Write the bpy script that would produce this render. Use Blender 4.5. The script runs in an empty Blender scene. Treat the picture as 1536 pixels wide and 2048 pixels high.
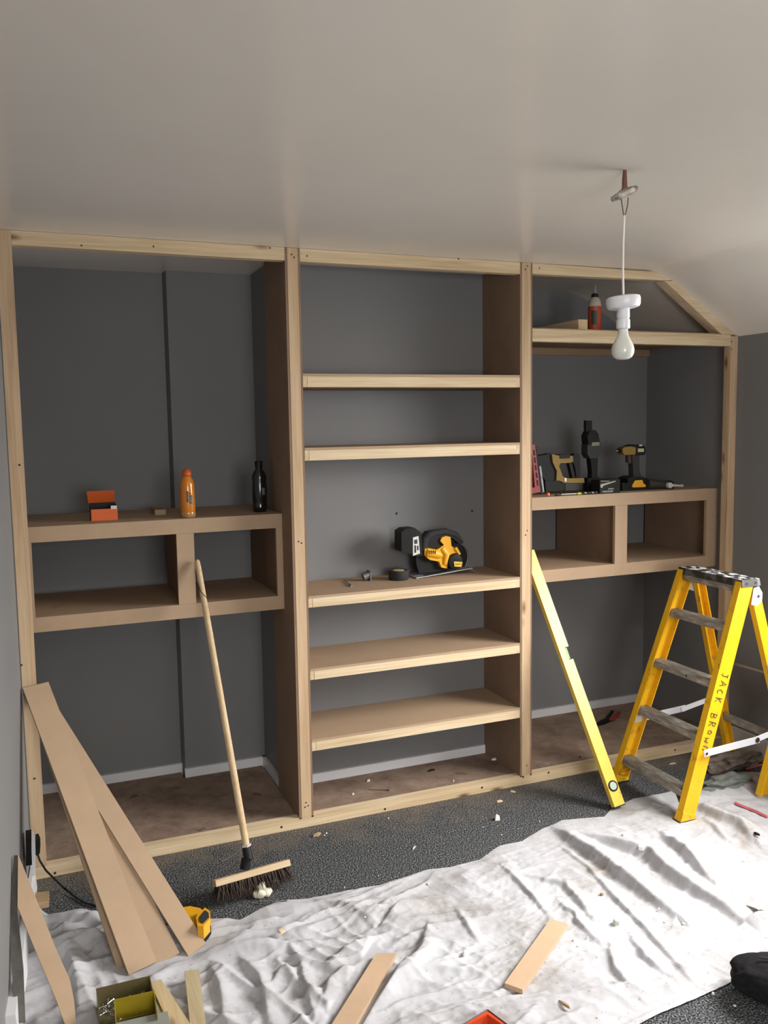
import bpy, bmesh, math, random
import numpy as np
from mathutils import Vector, Matrix, noise
S = bpy.context.scene
COL = S.collection
random.seed(7)
# ------------------------------------------------------------------ camera, light, exposure
FPX = 1745.7
CAM = Vector((.0578, -3.4243, 1.698))
YAW, PITCH, ROLL = math.radians(22.0636), math.radians(-5.7535), math.radians(.8945)
_fw = Vector((math.sin(YAW)*math.cos(PITCH), math.cos(YAW)*math.cos(PITCH), math.sin(PITCH)))
_rt = Vector((math.cos(YAW), -math.sin(YAW), 0))
_dn = -_rt.cross(_fw)
_r2 = math.cos(ROLL)*_rt + math.sin(ROLL)*_dn
_d2 = -math.sin(ROLL)*_rt + math.cos(ROLL)*_dn
cd = bpy.data.cameras.new('camera'); cam = bpy.data.objects.new('camera', cd); COL.objects.link(cam)
cd.sensor_fit = 'VERTICAL'; cd.sensor_height = 36; cd.lens = 36*FPX/2048
cd.clip_start = .02; cd.clip_end = 60
cam.matrix_world = Matrix(((_r2.x, -_d2.x, -_fw.x, CAM.x), (_r2.y, -_d2.y, -_fw.y, CAM.y), (_r2.z, -_d2.z, -_fw.z, CAM.z), (0, 0, 0, 1)))
S.camera = cam
S.view_settings.view_transform = 'Standard'; S.view_settings.look = 'None'
S.view_settings.gamma = 1; S.view_settings.use_curve_mapping = False
S.view_settings.exposure = 0.18
w = bpy.data.worlds.new('overcast_sky'); S.world = w; w.use_nodes = True
w.node_tree.nodes['Background'].inputs[0].default_value = (.62, .72, .85, 1)
w.node_tree.nodes['Background'].inputs[1].default_value = 1.0

def area(name, loc, direction, sx, sy, power, colour, spread=180):
    l = bpy.data.lights.new(name, 'AREA'); l.shape = 'RECTANGLE'; l.size = sx; l.size_y = sy
    l.energy = power; l.color = colour; l.spread = math.radians(spread)
    o = bpy.data.objects.new(name, l); COL.objects.link(o)
    o.location = loc; o.rotation_euler = Vector(direction).to_track_quat('-Z', 'Y').to_euler()
    return o
# daylight falling in through the side window; the weaker lamp behind the camera is added fill
area('side_window_daylight', (3.66, -1.38, 1.62), (-1, .12, -.86), 1.3, 1.2, 94, (1, .975, .94), 122)
area('rear_fill_light', (.75, -5.12, 1.6), (.50, 1, -.62), 1.3, 1.1, 38, (1, .985, .96), 120)
# added fill lamps aimed upward to brighten the ceiling
area('side_ceiling_fill', (3.64, -1.38, 1.40), (-.8, -.1, 1), 1.3, .9, 5, (1, .97, .86), 110)
area('rear_ceiling_fill', (.75, -5.12, 1.5), (.2, .75, 1), 1.3, .9, 44, (1, .96, .90), 100)

# ------------------------------------------------------------------ pixel -> place helpers (photo frame 1536 x 2048)
def ray(u, v):
    return _r2*((u-768)/FPX) + _d2*((v-1024)/FPX) + _fw
def atz(u, v, z=0.0):
    d = ray(u, v); return CAM + d*((z-CAM.z)/d.z)
def aty(u, v, y=0.0):
    d = ray(u, v); return CAM + d*((y-CAM.y)/d.y)

# ------------------------------------------------------------------ materials
def srgb(c):
    return tuple((x/255/12.92 if x/255 <= .04045 else ((x/255+.055)/1.055)**2.4) for x in c)
def lin(c): return tuple(c)+(1,)
def newmat(name):
    m = bpy.data.materials.new(name); m.use_nodes = True
    nt = m.node_tree; b = nt.nodes['Principled BSDF']
    return m, nt, b
def N(nt, t, **k):
    n = nt.nodes.new(t)
    for a, v in k.items(): setattr(n, a, v)
    return n
def ramp(nt, stops, fac):
    r = N(nt, 'ShaderNodeValToRGB'); e = r.color_ramp.elements
    e[0].position, e[0].color = stops[0][0], lin(stops[0][1]); e[1].position, e[1].color = stops[-1][0], lin(stops[-1][1])
    for p, c in stops[1:-1]:
        x = e.new(p); x.color = lin(c)
    nt.links.new(fac, r.inputs[0]); return r
def coords(nt, scale=(1, 1, 1), rand=True):
    tc = N(nt, 'ShaderNodeTexCoord'); oi = N(nt, 'ShaderNodeObjectInfo')
    mp = N(nt, 'ShaderNodeMapping'); mp.inputs['Scale'].default_value = scale
    if rand:
        sc = N(nt, 'ShaderNodeMath', operation='MULTIPLY'); sc.inputs[1].default_value = 37.0
        nt.links.new(oi.outputs['Random'], sc.inputs[0])
        ad = N(nt, 'ShaderNodeVectorMath', operation='ADD')
        nt.links.new(tc.outputs['Object'], ad.inputs[0]); nt.links.new(sc.outputs[0], ad.inputs[1])
        nt.links.new(ad.outputs[0], mp.inputs['Vector'])
    else: nt.links.new(tc.outputs['Object'], mp.inputs['Vector'])
    return mp.outputs[0]
def bump(nt, b, h, strength, dist):
    bp = N(nt, 'ShaderNodeBump'); bp.inputs['Strength'].default_value = strength; bp.inputs['Distance'].default_value = dist
    nt.links.new(h, bp.inputs['Height']); nt.links.new(bp.outputs[0], b.inputs['Normal'])
def plain(name, c, rough=.5, metal=0, spec=.5, var=0.0, scale=30, bmp=0, coat=0, trans=0, alpha=1):
    m, nt, b = newmat(name); b.inputs['Base Color'].default_value = lin(c); b.inputs['Roughness'].default_value = rough
    b.inputs['Metallic'].default_value = metal; b.inputs['Specular IOR Level'].default_value = spec
    b.inputs['Coat Weight'].default_value = coat
    b.inputs['Transmission Weight'].default_value = trans
    if var:
        n = N(nt, 'ShaderNodeTexNoise'); n.inputs['Scale'].default_value = scale; n.inputs['Detail'].default_value = 4
        nt.links.new(coords(nt), n.inputs['Vector'])
        r = ramp(nt, [(.3, [x*(1-var) for x in c]), (.7, [min(1, x*(1+var)) for x in c])], n.outputs['Fac'])
        nt.links.new(r.outputs[0], b.inputs['Base Color'])
        if bmp: bump(nt, b, n.outputs['Fac'], bmp, .002)
    return m
def pine(name, axis, light=(.68, .50, .30), dark=(.52, .345, .185)):
    m, nt, b = newmat(name); b.inputs['Roughness'].default_value = .62
    b.inputs['Specular IOR Level'].default_value = .3
    a = 'xyz'.index(axis)
    s1 = [26]*3; s1[a] = 1.3; s2 = [170]*3; s2[a] = 5
    n1 = N(nt, 'ShaderNodeTexNoise'); n1.inputs['Scale'].default_value = 1; n1.inputs['Detail'].default_value = 3; n1.inputs['Distortion'].default_value = .7
    nt.links.new(coords(nt, s1), n1.inputs['Vector'])
    n2 = N(nt, 'ShaderNodeTexNoise'); n2.inputs['Scale'].default_value = 1; n2.inputs['Detail'].default_value = 2
    nt.links.new(coords(nt, s2), n2.inputs['Vector'])
    r = ramp(nt, [(.33, dark), (.5, [(x+y)/2*1.04 for x, y in zip(light, dark)]), (.63, light)], n1.outputs['Fac'])
    mx = N(nt, 'ShaderNodeMix', data_type='RGBA', blend_type='MULTIPLY'); mx.inputs[0].default_value = .35
    r2 = ramp(nt, [(.35, (.72, .62, .5)), (.6, (1, 1, 1))], n2.outputs['Fac'])
    nt.links.new(r.outputs[0], mx.inputs[6]); nt.links.new(r2.outputs[0], mx.inputs[7])
    # knots: rare ellipses drawn out along the grain
    s3 = [15]*3; s3[a] = 5.5
    v = N(nt, 'ShaderNodeTexVoronoi'); v.inputs['Scale'].default_value = 1
    nt.links.new(coords(nt, s3), v.inputs['Vector'])
    k = ramp(nt, [(.06, (1, 1, 1)), (.13, (.55, .55, .55)), (.24, (0, 0, 0))], v.outputs['Distance'])
    sp = N(nt, 'ShaderNodeSeparateColor'); nt.links.new(v.outputs['Color'], sp.inputs[0])
    lt = N(nt, 'ShaderNodeMath', operation='LESS_THAN'); lt.inputs[1].default_value = .16; nt.links.new(sp.outputs[0], lt.inputs[0])
    kk = N(nt, 'ShaderNodeMath', operation='MULTIPLY'); nt.links.new(k.outputs[0], kk.inputs[0]); nt.links.new(lt.outputs[0], kk.inputs[1])
    m2 = N(nt, 'ShaderNodeMix', data_type='RGBA'); m2.inputs[7].default_value = (.17, .075, .03, 1)
    nt.links.new(kk.outputs[0], m2.inputs[0]); nt.links.new(mx.outputs[2], m2.inputs[6])
    nt.links.new(m2.outputs[2], b.inputs['Base Color'])
    bump(nt, b, n2.outputs['Fac'], .12, .001)
    return m
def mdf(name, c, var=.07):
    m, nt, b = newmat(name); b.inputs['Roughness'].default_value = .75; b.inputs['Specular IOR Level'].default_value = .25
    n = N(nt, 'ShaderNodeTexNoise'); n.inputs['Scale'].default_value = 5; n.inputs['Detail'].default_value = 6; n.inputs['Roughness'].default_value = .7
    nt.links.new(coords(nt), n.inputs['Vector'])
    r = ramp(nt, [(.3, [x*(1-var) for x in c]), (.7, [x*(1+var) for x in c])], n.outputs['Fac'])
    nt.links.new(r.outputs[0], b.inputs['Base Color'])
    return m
PX, PY, PZ = pine('pine_along_x', 'x', (.72, .585, .40), (.58, .44, .27)), pine('pine_along_y', 'y', (.70, .55, .37), (.56, .42, .26)), pine('pine_along_z', 'z', (.62, .46, .30), (.50, .345, .21))
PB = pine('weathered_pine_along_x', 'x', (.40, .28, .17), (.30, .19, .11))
MDF = mdf('mdf', (.41, .29, .19)); MDF_SHADE = mdf('mdf_shaded_panel', (.25, .165, .11), .12)  # panel copy is darker: shade of the box interiors is put into its colour
MDFL = mdf('mdf_offcut', (.50, .35, .23))
BLACK = plain('black_plastic', (.007, .0075, .0075), .55, spec=.25)
RUBBER = plain('black_rubber', (.015, .015, .016), .8)
DARKHOLE = plain('screw_recess', (.03, .018, .012), .7)
STEEL = plain('steel', (.55, .56, .57), .35, 1)
DULLSTEEL = plain('dull_steel', (.22, .22, .22), .5, .8, var=.3)
TOOLYEL = plain('tool_yellow_plastic', (.74, .36, .012), .42)
TOOLBRZ = plain('dusty_yellow_plastic', (.24, .145, .022), .6)
WHITEP = plain('white_plastic', (.74, .74, .77), .35)
DUSTW = plain('white_plaster', (.72, .70, .66), .9, var=.15, scale=60, bmp=.5)
FOAM = plain('cream_expanding_foam', (.74, .71, .55), .7, var=.08)
COPPER = plain('brown_cable_sheath', (.16, .06, .035), .6, var=.3)
RED = plain('red_plastic', (.26, .022, .02), .5)
ORANGE = plain('orange_card', (.62, .11, .018), .6)
LABELW = plain('pale_label', (.6, .6, .56), .6)
GREYP = plain('grey_plastic', (.035, .037, .037), .55, spec=.3)
BRISTLE = plain('dark_bristle', (.035, .02, .012), .85, var=.5, scale=90)

# fibreglass with scuffs
def fibre(name, c=(.84, .455, .010)):
    m, nt, b = newmat(name); b.inputs['Roughness'].default_value = .33
    n = N(nt, 'ShaderNodeTexNoise'); n.inputs['Scale'].default_value = 22; n.inputs['Detail'].default_value = 6; n.inputs['Roughness'].default_value = .75
    nt.links.new(coords(nt), n.inputs['Vector'])
    r = ramp(nt, [(.30, (c[0]*.45, c[1]*.4, c[2]+.02)), (.42, c), (.72, (c[0]*1.03, c[1]*1.08, c[2]+.01))], n.outputs['Fac'])
    nt.links.new(r.outputs[0], b.inputs['Base Color']); return m
FIBRE = fibre('yellow_fibreglass'); LEVELY = fibre('yellow_painted_aluminium', (.74, .50, .07))
# alu tread: grey ribbed, paint-spotted
m, nt, b = newmat('worn_aluminium_tread'); b.inputs['Roughness'].default_value = .55; b.inputs['Metallic'].default_value = .35
n = N(nt, 'ShaderNodeTexNoise'); n.inputs['Scale'].default_value = 70; n.inputs['Detail'].default_value = 5
nt.links.new(coords(nt, (1, .25, 1)), n.inputs['Vector'])
r = ramp(nt, [(.30, (.22, .195, .165)), (.55, (.36, .335, .30)), (.75, (.60, .57, .52))], n.outputs['Fac']); nt.links.new(r.outputs[0], b.inputs['Base Color'])
TREAD = m
m, nt, b = newmat('paint_spattered_black_plastic'); b.inputs['Roughness'].default_value = .5
n = N(nt, 'ShaderNodeTexNoise'); n.inputs['Scale'].default_value = 45; n.inputs['Detail'].default_value = 5
nt.links.new(coords(nt, (1, .5, .35)), n.inputs['Vector'])
r = ramp(nt, [(.50, (.02, .02, .02)), (.60, (.62, .61, .6))], n.outputs['Fac'])
g = N(nt, 'ShaderNodeNewGeometry'); sx = N(nt, 'ShaderNodeSeparateXYZ'); nt.links.new(g.outputs['Normal'], sx.inputs[0])
mx = N(nt, 'ShaderNodeMix', data_type='RGBA'); mx.inputs[6].default_value = (.02, .02, .02, 1)
nt.links.new(sx.outputs['Z'], mx.inputs[0]); nt.links.new(r.outputs[0], mx.inputs[7]); nt.links.new(mx.outputs[2], b.inputs['Base Color'])
CAPM = m
# painted plaster
def plaster(name, c, rough, spec, var=.03, coat=0):
    m, nt, b = newmat(name); b.inputs['Roughness'].default_value = rough; b.inputs['Specular IOR Level'].default_value = spec
    n = N(nt, 'ShaderNodeTexNoise'); n.inputs['Scale'].default_value = 2.2; n.inputs['Detail'].default_value = 6; n.inputs['Roughness'].default_value = .6
    nt.links.new(coords(nt, rand=False), n.inputs['Vector'])
    r = ramp(nt, [(.3, [x*(1-var) for x in c]), (.7, [x*(1+var) for x in c])], n.outputs['Fac']); nt.links.new(r.outputs[0], b.inputs['Base Color'])
    n2 = N(nt, 'ShaderNodeTexNoise'); n2.inputs['Scale'].default_value = 9; n2.inputs['Detail'].default_value = 3
    nt.links.new(coords(nt, rand=False), n2.inputs['Vector']); bump(nt, b, n2.outputs['Fac'], .12, .004)
    return m
WALLM = plaster('grey_wall_paint', (.20, .20, .203), .55, .3)
CEILM = plaster('ceiling_paint', (.84, .795, .73), .24, .5, .02)
SKIRT = plaster('white_gloss_skirting', (.72, .72, .74), .35, .5)
FRAMEM = plain('white_window_frame', (.8, .8, .8), .3)
# carpet
m, nt, b = newmat('speckled_grey_carpet'); b.inputs['Roughness'].default_value = 1; b.inputs['Specular IOR Level'].default_value = .05
n = N(nt, 'ShaderNodeTexNoise'); n.inputs['Scale'].default_value = 170; n.inputs['Detail'].default_value = 2
nt.links.new(coords(nt, rand=False), n.inputs['Vector'])
r = ramp(nt, [(.36, (.024, .026, .030)), (.5, (.082, .087, .093)), (.60, (.17, .175, .18)), (.70, (.42, .41, .39))], n.outputs['Fac'])
nd = N(nt, 'ShaderNodeTexNoise'); nd.inputs['Scale'].default_value = 7; nd.inputs['Detail'].default_value = 7; nd.inputs['Roughness'].default_value = .75
nt.links.new(coords(nt, rand=False), nd.inputs['Vector'])
# sawdust lies thickest along the sole plate
tc = N(nt, 'ShaderNodeTexCoord'); sx = N(nt, 'ShaderNodeSeparateXYZ'); nt.links.new(tc.outputs['Object'], sx.inputs[0])
mr = N(nt, 'ShaderNodeMapRange'); mr.inputs[1].default_value = -.42; mr.inputs[2].default_value = -.02; mr.inputs[3].default_value = -.16; mr.inputs[4].default_value = .17
nt.links.new(sx.outputs['Y'], mr.inputs[0])
ad = N(nt, 'ShaderNodeMath', operation='ADD'); nt.links.new(nd.outputs['Fac'], ad.inputs[0]); nt.links.new(mr.outputs[0], ad.inputs[1])
rd = ramp(nt, [(.50, (0, 0, 0)), (.85, (.6, .6, .6))], ad.outputs[0])
mx = N(nt, 'ShaderNodeMix', data_type='RGBA'); mx.inputs[7].default_value = (.27, .215, .15, 1)
nt.links.new(rd.outputs[0], mx.inputs[0]); nt.links.new(r.outputs[0], mx.inputs[6]); nt.links.new(mx.outputs[2], b.inputs['Base Color'])
bump(nt, b, n.outputs['Fac'], 1.0, .012)
CARPET = m
# dusty sheet flooring inside the unit
m, nt, b = newmat('dusty_floor_board'); b.inputs['Roughness'].default_value = .8; b.inputs['Specular IOR Level'].default_value = .2
n = N(nt, 'ShaderNodeTexNoise'); n.inputs['Scale'].default_value = 9; n.inputs['Detail'].default_value = 9; n.inputs['Roughness'].default_value = .75
nt.links.new(coords(nt, rand=False), n.inputs['Vector'])
r = ramp(nt, [(.28, (.13, .090, .068)), (.45, (.235, .165, .125)), (.60, (.31, .225, .17)), (.72, (.44, .36, .29))], n.outputs['Fac']); nt.links.new(r.outputs[0], b.inputs['Base Color'])
FLOORB = m
# dust sheet
m, nt, b = newmat('cotton_dust_sheet'); b.inputs['Roughness'].default_value = .95; b.inputs['Specular IOR Level'].default_value = .1
n = N(nt, 'ShaderNodeTexNoise'); n.inputs['Scale'].default_value = 3.2; n.inputs['Detail'].default_value = 8; n.inputs['Roughness'].default_value = .72
nt.links.new(coords(nt, rand=False), n.inputs['Vector'])
r = ramp(nt, [(.30, (.27, .245, .22)), (.45, (.42, .415, .43)), (.58, (.485, .485, .51))], n.outputs['Fac'])
n3 = N(nt, 'ShaderNodeTexNoise'); n3.inputs['Scale'].default_value = 60; n3.inputs['Detail'].default_value = 3
nt.links.new(coords(nt, rand=False), n3.inputs['Vector'])
r3 = ramp(nt, [(.28, (.55, .48, .42)), (.36, (1, 1, 1))], n3.outputs['Fac'])
mx = N(nt, 'ShaderNodeMix', data_type='RGBA', blend_type='MULTIPLY'); mx.inputs[0].default_value = .5
nt.links.new(r.outputs[0], mx.inputs[6]); nt.links.new(r3.outputs[0], mx.inputs[7]); nt.links.new(mx.outputs[2], b.inputs['Base Color'])
nb = N(nt, 'ShaderNodeTexNoise'); nb.inputs['Scale'].default_value = 22; nb.inputs['Detail'].default_value = 5
nt.links.new(coords(nt, rand=False), nb.inputs['Vector']); bump(nt, b, nb.outputs['Fac'], .35, .006)
SHEETM = m

# ------------------------------------------------------------------ mesh helpers
WM = {}
def link(name, me, mat, parent=None, M=None):
    o = bpy.data.objects.new(name, me); COL.objects.link(o)
    if mat is not None and not me.materials: me.materials.append(mat)
    M = M or Matrix.Identity(4); WM[o] = M
    if parent is not None:
        o.parent = parent; o.matrix_basis = WM[parent].inverted() @ M
    else: o.matrix_basis = M
    return o
def ob(name, bm, mat, parent=None, M=None, bev=0, smooth=False, label=None):
    if bev:
        es = [e for e in bm.edges if len(e.link_faces) == 2 and e.calc_face_angle(0) > .6]
        bmesh.ops.bevel(bm, geom=es, offset=bev, segments=1, affect='EDGES', clamp_overlap=True)
    bmesh.ops.recalc_face_normals(bm, faces=bm.faces)
    me = bpy.data.meshes.new(name); bm.to_mesh(me); bm.free()
    if smooth:
        for p in me.polygons: p.use_smooth = True
        me.set_sharp_from_angle(angle=.7)
    o = link(name, me, mat, parent, M)
    if label: o['label'] = label
    return o
def thing(name, label, cat, loc=(0, 0, 0), group=None, M=None):
    o = bpy.data.objects.new(name, None); COL.objects.link(o); o.empty_display_size = .05
    M = M or Matrix.Translation(Vector(loc)); o.matrix_basis = M; WM[o] = M
    o['label'] = label; o['category'] = cat
    if group: o['group'] = group
    return o
def tag(o, label, cat, group=None):
    o['label'] = label; o['category'] = cat
    if group: o['group'] = group
    return o
def struct(o): o['kind'] = 'structure'; return o
def B(): return bmesh.new()
def box(bm, x0, x1, y0, y1, z0, z1):
    v = [bm.verts.new(p) for p in ((x0, y0, z0), (x1, y0, z0), (x1, y1, z0), (x0, y1, z0), (x0, y0, z1), (x1, y0, z1), (x1, y1, z1), (x0, y1, z1))]
    for f in ((0, 3, 2, 1), (4, 5, 6, 7), (0, 1, 5, 4), (1, 2, 6, 5), (2, 3, 7, 6), (3, 0, 4, 7)): bm.faces.new([v[i] for i in f])
    return bm
def bx(x0, x1, y0, y1, z0, z1): return box(B(), x0, x1, y0, y1, z0, z1)
def hull8(bm, a, b):
    """prism between two equally long rings of points"""
    A = [bm.verts.new(p) for p in a]; C = [bm.verts.new(p) for p in b]; n = len(a)
    bm.faces.new(A[::-1]); bm.faces.new(C)
    for i in range(n): bm.faces.new((A[i], A[(i+1) % n], C[(i+1) % n], C[i]))
    return bm
def frame(a, b, up=(0, 0, 1)):
    a, b = Vector(a), Vector(b); x = (b-a).normalized(); up = Vector(up)
    z = (up - x*up.dot(x)).normalized(); y = z.cross(x)
    return Matrix(((x.x, y.x, z.x, a.x), (x.y, y.y, z.y, a.y), (x.z, y.z, z.z, a.z), (0, 0, 0, 1))), (b-a).length
def tube(bm, pts, r, seg=8, cap=True):
    pts = [Vector(p) for p in pts]; rs = r if isinstance(r, (list, tuple)) else [r]*len(pts); rings = []
    ref = None
    for i, p in enumerate(pts):
        t = (pts[min(i+1, len(pts)-1)] - pts[max(i-1, 0)]).normalized()
        if ref is None: ref = t.orthogonal().normalized()
        ref = (ref - t*ref.dot(t)).normalized(); q = t.cross(ref)
        rings.append([bm.verts.new(p + (ref*math.cos(2*math.pi*k/seg) + q*math.sin(2*math.pi*k/seg))*rs[i]) for k in range(seg)])
    for a, b in zip(rings, rings[1:]):
        for k in range(seg): bm.faces.new((a[k], a[(k+1) % seg], b[(k+1) % seg], b[k]))
    if cap: bm.faces.new(rings[0][::-1]); bm.faces.new(rings[-1])
    return bm
def lathe(bm, prof, M=None, seg=24):
    M = M or Matrix.Identity(4); rings = []
    for r, z in prof:
        if r < 1e-6: rings.append([bm.verts.new(M @ Vector((0, 0, z)))])
        else: rings.append([bm.verts.new(M @ Vector((r*math.cos(2*math.pi*k/seg), r*math.sin(2*math.pi*k/seg), z))) for k in range(seg)])
    for a, b in zip(rings, rings[1:]):
        for k in range(seg):
            f = [a[k % len(a)], a[(k+1) % seg % len(a)], b[(k+1) % seg % len(b)], b[k % len(b)]]
            f2 = []
            for q in f:
                if q not in f2: f2.append(q)
            if len(f2) > 2: bm.faces.new(f2)
    if len(rings[0]) > 1: bm.faces.new(rings[0][::-1])
    if len(rings[-1]) > 1: bm.faces.new(rings[-1])
    return bm
def T(x, y, z): return Matrix.Translation((x, y, z))
def prof(pts, y0, y1):
    """solid with the outline seen in the photo: outline laid on the plane y0, given real thickness back to y1"""
    a = [aty(u, v, y0) for u, v in pts]; return hull8(B(), a, [Vector((p.x, y1, p.z)) for p in a])
SCREW = None
def screw(parent, p, n=(0, -1, 0), r=.0032):
    """countersunk screw head sunk in the timber"""
    global SCREW
    if SCREW is None:
        bm = B(); lathe(bm, [(0, -.0005), (.45, -.0005), (.5, .0006), (1, .0012), (1.0, 0)], seg=10)
        bmesh.ops.scale(bm, vec=(1, 1, .6), verts=bm.verts); SCREW = bpy.data.meshes.new('screw_head'); bm.to_mesh(SCREW); bm.free(); SCREW.materials.append(DARKHOLE)
    M = Matrix.Translation(Vector(p)) @ Vector(n).to_track_quat('Z', 'Y').to_matrix().to_4x4() @ Matrix.Diagonal((r, r, 1, 1))
    return link('screw', SCREW, None, parent, M)

# ------------------------------------------------------------------ room shell
H = 2.40; XW = -.012; XR = 3.366; ZK = 2.106; XS = 2.891; YB = -5.0
DL, DL2, DM, DR, CB0, CB1 = .735, .657, .347, .690, 1.060, 2.150
fl = struct(ob('floor', bx(-.6, XR+.2, YB-.2, 1.0, -.08, 0), CARPET))
# ceiling: flat, rounded knuckle, slope down to the low side wall
cs = [(-.7, H), (XS-.10, H)]
for k in range(7):
    t = k/6; x = XS-.10+.20*t; sl = (H-ZK)/(XR-XS)
    cs.append((x, H-sl*.20*t*t*.5))
cs.append((XR+.3, ZK-sl*.3))
bm = B(); pts = cs + [(XR+.3, H+.25), (-.7, H+.25)]
hull8(bm, [(x, YB-.2, z) for x, z in pts], [(x, 1.0, z) for x, z in pts])
struct(ob('ceiling', bm, CEILM, smooth=True))
# left wall (not quite square to the unit)
bm = B(); hull8(bm, [(XW, 1.0, 0), (XW, 0, 0), (-.265, -3.45, 0), (-.40, YB-.2, 0), (-.75, YB-.2, 0), (-.75, 1.0, 0)], [(XW, 1.0, H+.05), (XW, 0, H+.05), (-.265, -3.45, H+.05), (-.40, YB-.2, H+.05), (-.75, YB-.2, H+.05), (-.75, 1.0, H+.05)])
struct(ob('wall_left', bm, WALLM))
# back wall with the stepped left recess, the chimney breast and the right recess
out = [(XW-.02, DL), (.665, DL), (.672, DL2), (CB0, DL2), (CB0, DM), (CB1, DM), (CB1, DR), (XR+.05, DR), (XR+.05, 1.0), (XW-.02, 1.0)]
bm = B(); hull8(bm, [(x, y, 0) for x, y in out], [(x, y, H+.05) for x, y in out])
wb = struct(ob('wall_back', bm, WALLM))
# right wall with window opening
WY0, WY1, WZ0, WZ1 = -2.05, -.72, .98, 1.98
bm = B(); box(bm, XR, XR+.22, WY1, 1.0, 0, ZK+.05); box(bm, XR, XR+.22, YB-.2, WY0, 0, ZK+.05)
box(bm, XR, XR+.22, WY0, WY1, 0, WZ0); box(bm, XR, XR+.22, WY0, WY1, WZ1, ZK+.05)
struct(ob('wall_right', bm, WALLM))
bm = B()
for a in ((WY0, WY0+.05, WZ0, WZ1), (WY1-.05, WY1, WZ0, WZ1), (WY0, WY1, WZ0, WZ0+.05), (WY0, WY1, WZ1-.05, WZ1), ((WY0+WY1)/2-.025, (WY0+WY1)/2+.025, WZ0, WZ1)): box(bm, XR+.12, XR+.18, *a)
w1 = struct(ob('window_1', bm, FRAMEM)); 
ob('window_sill', bx(XR-.05, XR+.12, WY0-.04, WY1+.04, WZ0-.025, WZ0), FRAMEM, w1)
# unseen rear wall; its window is added to carry the fill lamp
bm = B(); RX0, RX1, RZ0, RZ1 = .05, 1.45, .95, 2.1
box(bm, -.75, RX0, YB-.2, YB, 0, H+.05); box(bm, RX1, XR+.2, YB-.2, YB, 0, H+.05); box(bm, RX0, RX1, YB-.2, YB, 0, RZ0); box(bm, RX0, RX1, YB-.2, YB, RZ1, H+.05)
struct(ob('wall_rear', bm, WALLM))
bm = B()
for a in ((RX0, RX0+.05, RZ0, RZ1), (RX1-.05, RX1, RZ0, RZ1), (RX0, RX1, RZ0, RZ0+.05), (RX0, RX1, RZ1-.05, RZ1), ((RX0+RX1)/2-.025, (RX0+RX1)/2+.025, RZ0, RZ1)): box(bm, a[0], a[1], YB-.12, YB-.06, a[2], a[3])
struct(ob('added_rear_window', bm, FRAMEM))
# skirtings
SK = .085
bm = B(); box(bm, XW, .668, DL-.016, DL, 0, SK); box(bm, .668, CB0, DL2-.016, DL2, 0, SK); box(bm, CB0-.016, CB0, DM-.02, DL2, 0, SK)
box(bm, CB0+.06, CB1-.04, DM-.016, DM, 0, SK); box(bm, CB1, XR, DR-.016, DR, 0, SK)
struct(ob('baseboard_back', bm, SKIRT, bev=.003))
struct(ob('baseboard_right', bx(XR-.018, XR, -3.2, -.035, 0, .115), SKIRT, bev=.004))
bm = B(); hull8(bm, [(XW, -.06, 0), (XW+.016, -.06, 0), (-.048, -.95, 0), (-.085, -.95, 0)], [(XW, -.06, .10), (XW+.010, -.06, .10), (-.056, -.95, .10), (-.085, -.95, .10)])
struct(ob('baseboard_left', bm, SKIRT))
# small plug holes left in the grey wall
for u, v in ((793, 1027), (944, 1022)):
    p = aty(u, v, DM); screw(wb, (p.x, DM-.0005, p.z), r=.006).name = 'wall_plug_hole'

# ------------------------------------------------------------------ the timber shelving frame
U = thing('built_in_shelving', 'unfinished built-in shelving of pale pine studs and brown board filling the end wall', 'shelving', (1.65, .1, 0))
X2L, X2R, X3L, X3R = 1.0383, 1.1005, 2.1131, 2.1756
ZB = .047
post = []
def Pz(name, x0, x1, y0, y1, z0, z1, mat, lab=None): return ob(name, bx(x0, x1, y0, y1, z0, z1), mat, U, bev=.0015, label=lab)
post.append(Pz('post', XW+.004, .041, 0, .045, ZB, H-.001, PZ))
post.append(Pz('post', X2L+.010, X2R-.009, -.001, .045, ZB, H-.001, PZ))
post.append(Pz('post', X3L+.009, X3R-.009, -.001, .045, ZB, H-.001, PZ))
post.append(Pz('post', 3.320, XR-.001, 0, .0425, ZB, ZK-.001, PZ))
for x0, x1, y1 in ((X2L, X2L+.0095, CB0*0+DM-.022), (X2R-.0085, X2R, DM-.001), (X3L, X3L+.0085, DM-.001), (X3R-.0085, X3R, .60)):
    Pz('side_panel', x0, x1, .0, y1, ZB-.006, H-.002, MDF_SHADE)
sh_ = []
# side panel right of the third post goes back past the chimney breast
rails = []
for x0, x1 in ((.0415, X2L-.0005), (X2R+.0005, X3L-.0005)):
    rails.append(ob('top_rail', bx(x0, x1, 0, .0425, 2.349, H-.001), PX, U, bev=.0015))
sl = (H-ZK)/(XR-XS)
bm = B(); ring = [(X3R+.0005, 2.352), (2.905, 2.358), (2.962, 2.362), (2.87, H-.004), (X3R+.0005, H-.001)]
hull8(bm, [(x, 0, z) for x, z in ring], [(x, .0425, z) for x, z in ring]); rails.append(ob('top_rail', bm, PX, U))
bm = B(); ring = [(2.905, 2.3565), (3.262, 2.1135), (3.354, 2.1135), (2.964, 2.3565)]
hull8(bm, [(x, .001, z) for x, z in ring], [(x, .064, z) for x, z in ring]); srail = ob('sloping_rail', bm, PX, U)
base = ob('base_rail', bx(XW+.004, XR-.001, 0, .042, .001, ZB-.0005), PX, U, bev=.002)
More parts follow.
